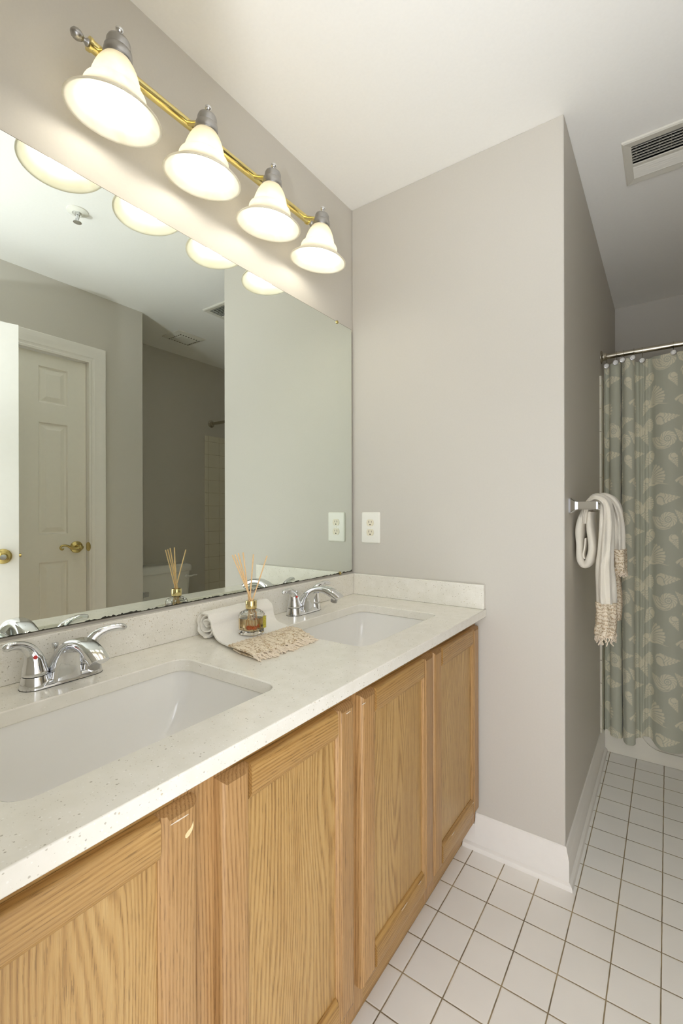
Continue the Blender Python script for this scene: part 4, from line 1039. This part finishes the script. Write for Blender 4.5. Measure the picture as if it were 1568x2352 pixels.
bm = NB(); lathe(bm, (BXc, BYc, ZB + 0.0665), (0, 0, 1), [(0, 0.0125), (0, 0.0142), (0.0015, 0.0148), (0.020, 0.0148), (0.0212, 0.0138), (0.0212, 0.0088), (0.006, 0.0088)], 36, cap0=False, cap1=False); mk('collar', bm, GOLD, di)
bm = NB(); tube(bm, [(BXc + 0.0135 * math.cos(a), BYc + 0.0135 * math.sin(a), ZB + 0.0658) for a in [k * PI / 10 for k in range(21)]], 0.0007, 6)
tube(bm, catmull([(BXc + 0.012, BYc + 0.007, ZB + 0.066), (BXc + 0.020, BYc + 0.017, ZB + 0.060), (BXc + 0.029, BYc + 0.0200, ZB + 0.052), (BXc + 0.0295, BYc + 0.0185, ZB + 0.046)], 5), 0.0006, 6); mk('string', bm, STRING, di)
bm = NB()
rings = []
for i in range(40):
    z = ZB + 0.0465 - 0.031 * i / 39; r = 0.0030 + 0.0011 * (1 if i % 4 < 2 else 0)
    rings.append([(BXc + 0.0312 + r * 0.8 * math.cos(2 * PI * k / 12), BYc + 0.0180 + r * 1.5 * math.sin(2 * PI * k / 12), z) for k in range(12)])
loft(bm, rings); mk('tag', bm, TAGM, di, smooth=30)
RT = [(0.153, -0.767, 1.069, 'outermost pale reed leaning left in the diffuser'), (0.154, -0.759, 1.070, 'second pale reed from the left in the diffuser'), (0.1565, -0.750, 1.073, 'third pale reed from the left in the diffuser'),
      (0.1577, -0.735, 1.074, 'fourth pale reed from the left in the diffuser'), (0.180, -0.719, 1.069, 'nearly upright pale reed right of the other four'), (0.186, -0.675, 1.062, 'lone pale reed leaning right in the diffuser')]
for i, (x, y, z, l) in enumerate(RT):
    a = i * PI / 3 + 0.4; top_ = Vector((x, y, z)); nk = Vector((BXc + 0.0052 * math.cos(a), BYc + 0.0052 * math.sin(a), ZB + 0.078))
    d = (top_ - nk).normalized(); bt = nk - d * ((nk.z - ZB - 0.015) / d.z)
    bt = Vector((BXc + max(-0.014, min(0.014, bt.x - BXc)), BYc + max(-0.014, min(0.014, bt.y - BYc)), bt.z))
    bm = NB(); tube(bm, [bt, nk, top_], 0.0017, 10); tag(mk('diffuser_reed', bm, REED, origin=bt), l, 'reed', 'reeds in the diffuser')
for i, (dx, dy, dz, r, l) in enumerate(((0.008, -0.013, 0.0185, 0.0066, 'orange bead at the left in the diffuser oil'), (0.015, -0.004, 0.0172, 0.0056, 'orange bead in the middle of the diffuser oil'), (0.004, 0.012, 0.0180, 0.0056, 'orange bead at the right in the diffuser oil, near the tag'))):
    bm = NB(); bmesh.ops.create_icosphere(bm, subdivisions=3, radius=r)
    for v in bm.verts: v.co *= 1 + 0.07 * math.sin(v.co.x * 900 + i) * math.cos(v.co.z * 800)
    bmesh.ops.translate(bm, verts=bm.verts[:], vec=(BXc + dx, BYc + dy, ZB + dz)); tag(mk('orange_bead', bm, ORANGE, smooth=80), l, 'bead', 'beads in the diffuser')

# ------------------------------------------------------------------ toilet and paper holder (seen in the mirror)
TYc = 0.405
to = thing('toilet', (1.85, TYc, 0), 'white toilet with lidded tank against the alcove wall, seen in the mirror', 'toilet')
def rr3(x0, x1, y0, y1, r, z): return [(x, y, z) for x, y in rrect(x0, x1, y0, y1, r, 6)]
bm = NB(); loft(bm, [rr3(1.975, 2.145, TYc - 0.195, TYc + 0.195, 0.03, 0.40), rr3(1.965, 2.146, TYc - 0.212, TYc + 0.212, 0.035, 0.55), rr3(1.960, 2.147, TYc - 0.222, TYc + 0.222, 0.04, 0.730)]); mk('tank', bm, PORC, to, smooth=40)
bm = NB(); loft(bm, [rr3(1.950, 2.150, TYc - 0.232, TYc + 0.232, 0.045, 0.732), rr3(1.946, 2.152, TYc - 0.236, TYc + 0.236, 0.05, 0.738), rr3(1.946, 2.152, TYc - 0.236, TYc + 0.236, 0.05, 0.764), rr3(1.952, 2.150, TYc - 0.230, TYc + 0.230, 0.05, 0.778), rr3(1.972, 2.140, TYc - 0.212, TYc + 0.212, 0.05, 0.787)]); mk('tank_lid', bm, PORC, to, smooth=50)
bm = NB(); lathe(bm, (1.9615, TYc + 0.175, 0.690), (-1, 0, 0), [(0, 0.014), (0.008, 0.013), (0.010, 0.008)], 18); tube(bm, catmull([(1.948, TYc + 0.175, 0.690), (1.946, TYc + 0.20, 0.691), (1.950, TYc + 0.232, 0.694), (1.955, TYc + 0.262, 0.692)], 5), [0.007] * 8 + [0.006] * 4 + [0.005] * 4, 10); mk('flush_lever', bm, PORC, to)
def oval(x0, x1, hw, z, n=36):
    out = []
    for k in range(n):
        a = 2 * PI * k / n; c = math.cos(a); out.append(((x0 + x1) / 2 + (x1 - x0) / 2 * c, TYc + hw * math.copysign(abs(math.sin(a)) ** (0.85 if c > 0 else 1.0), math.sin(a)), z))
    return out
bm = NB(); loft(bm, [oval(1.60, 2.02, 0.105, 0.001), oval(1.60, 2.02, 0.11, 0.05), oval(1.57, 2.03, 0.115, 0.18), oval(1.50, 2.05, 0.165, 0.32), oval(1.465, 2.06, 0.182, 0.39), oval(1.465, 2.06, 0.182, 0.40), oval(1.50, 1.90, 0.135, 0.40), oval(1.53, 1.87, 0.115, 0.34), oval(1.60, 1.80, 0.06, 0.25)], cap1=True); box(bm, 1.96, 2.12, TYc - 0.11, TYc + 0.11, 0.30, 0.3995); mk('bowl', bm, PORC, to, smooth=50)
bm = NB(); loft(bm, [oval(1.462, 1.93, 0.186, 0.4015), oval(1.460, 1.93, 0.188, 0.415), oval(1.466, 1.93, 0.182, 0.432), oval(1.49, 1.92, 0.16, 0.438)]); mk('seat_lid', bm, PLATE, to, smooth=50)
tp = thing('paper_holder', (1.69, YC, 0.655), 'small chrome paper holder beside the toilet tank, seen in the mirror', 'paper holder')
for xx in (1.685, 1.835):
    def sq2(y, h): return [(x, y, z) for x, z in rrect(xx - h, xx + h, 0.652 - h, 0.652 + h, h * 0.15, 3)]
    bm = NB(); loft(bm, [sq2(YC + 0.0003, 0.024), sq2(YC + 0.006, 0.024), sq2(YC + 0.015, 0.015), sq2(YC + 0.050, 0.015), sq2(YC + 0.052, 0.012)]); mk('post', bm, CHROME, tp, smooth=30)
bm = NB(); tube(bm, [(1.699, YC + 0.035, 0.652), (1.821, YC + 0.035, 0.652)], 0.009, 16); mk('roller', bm, CHROME, tp)
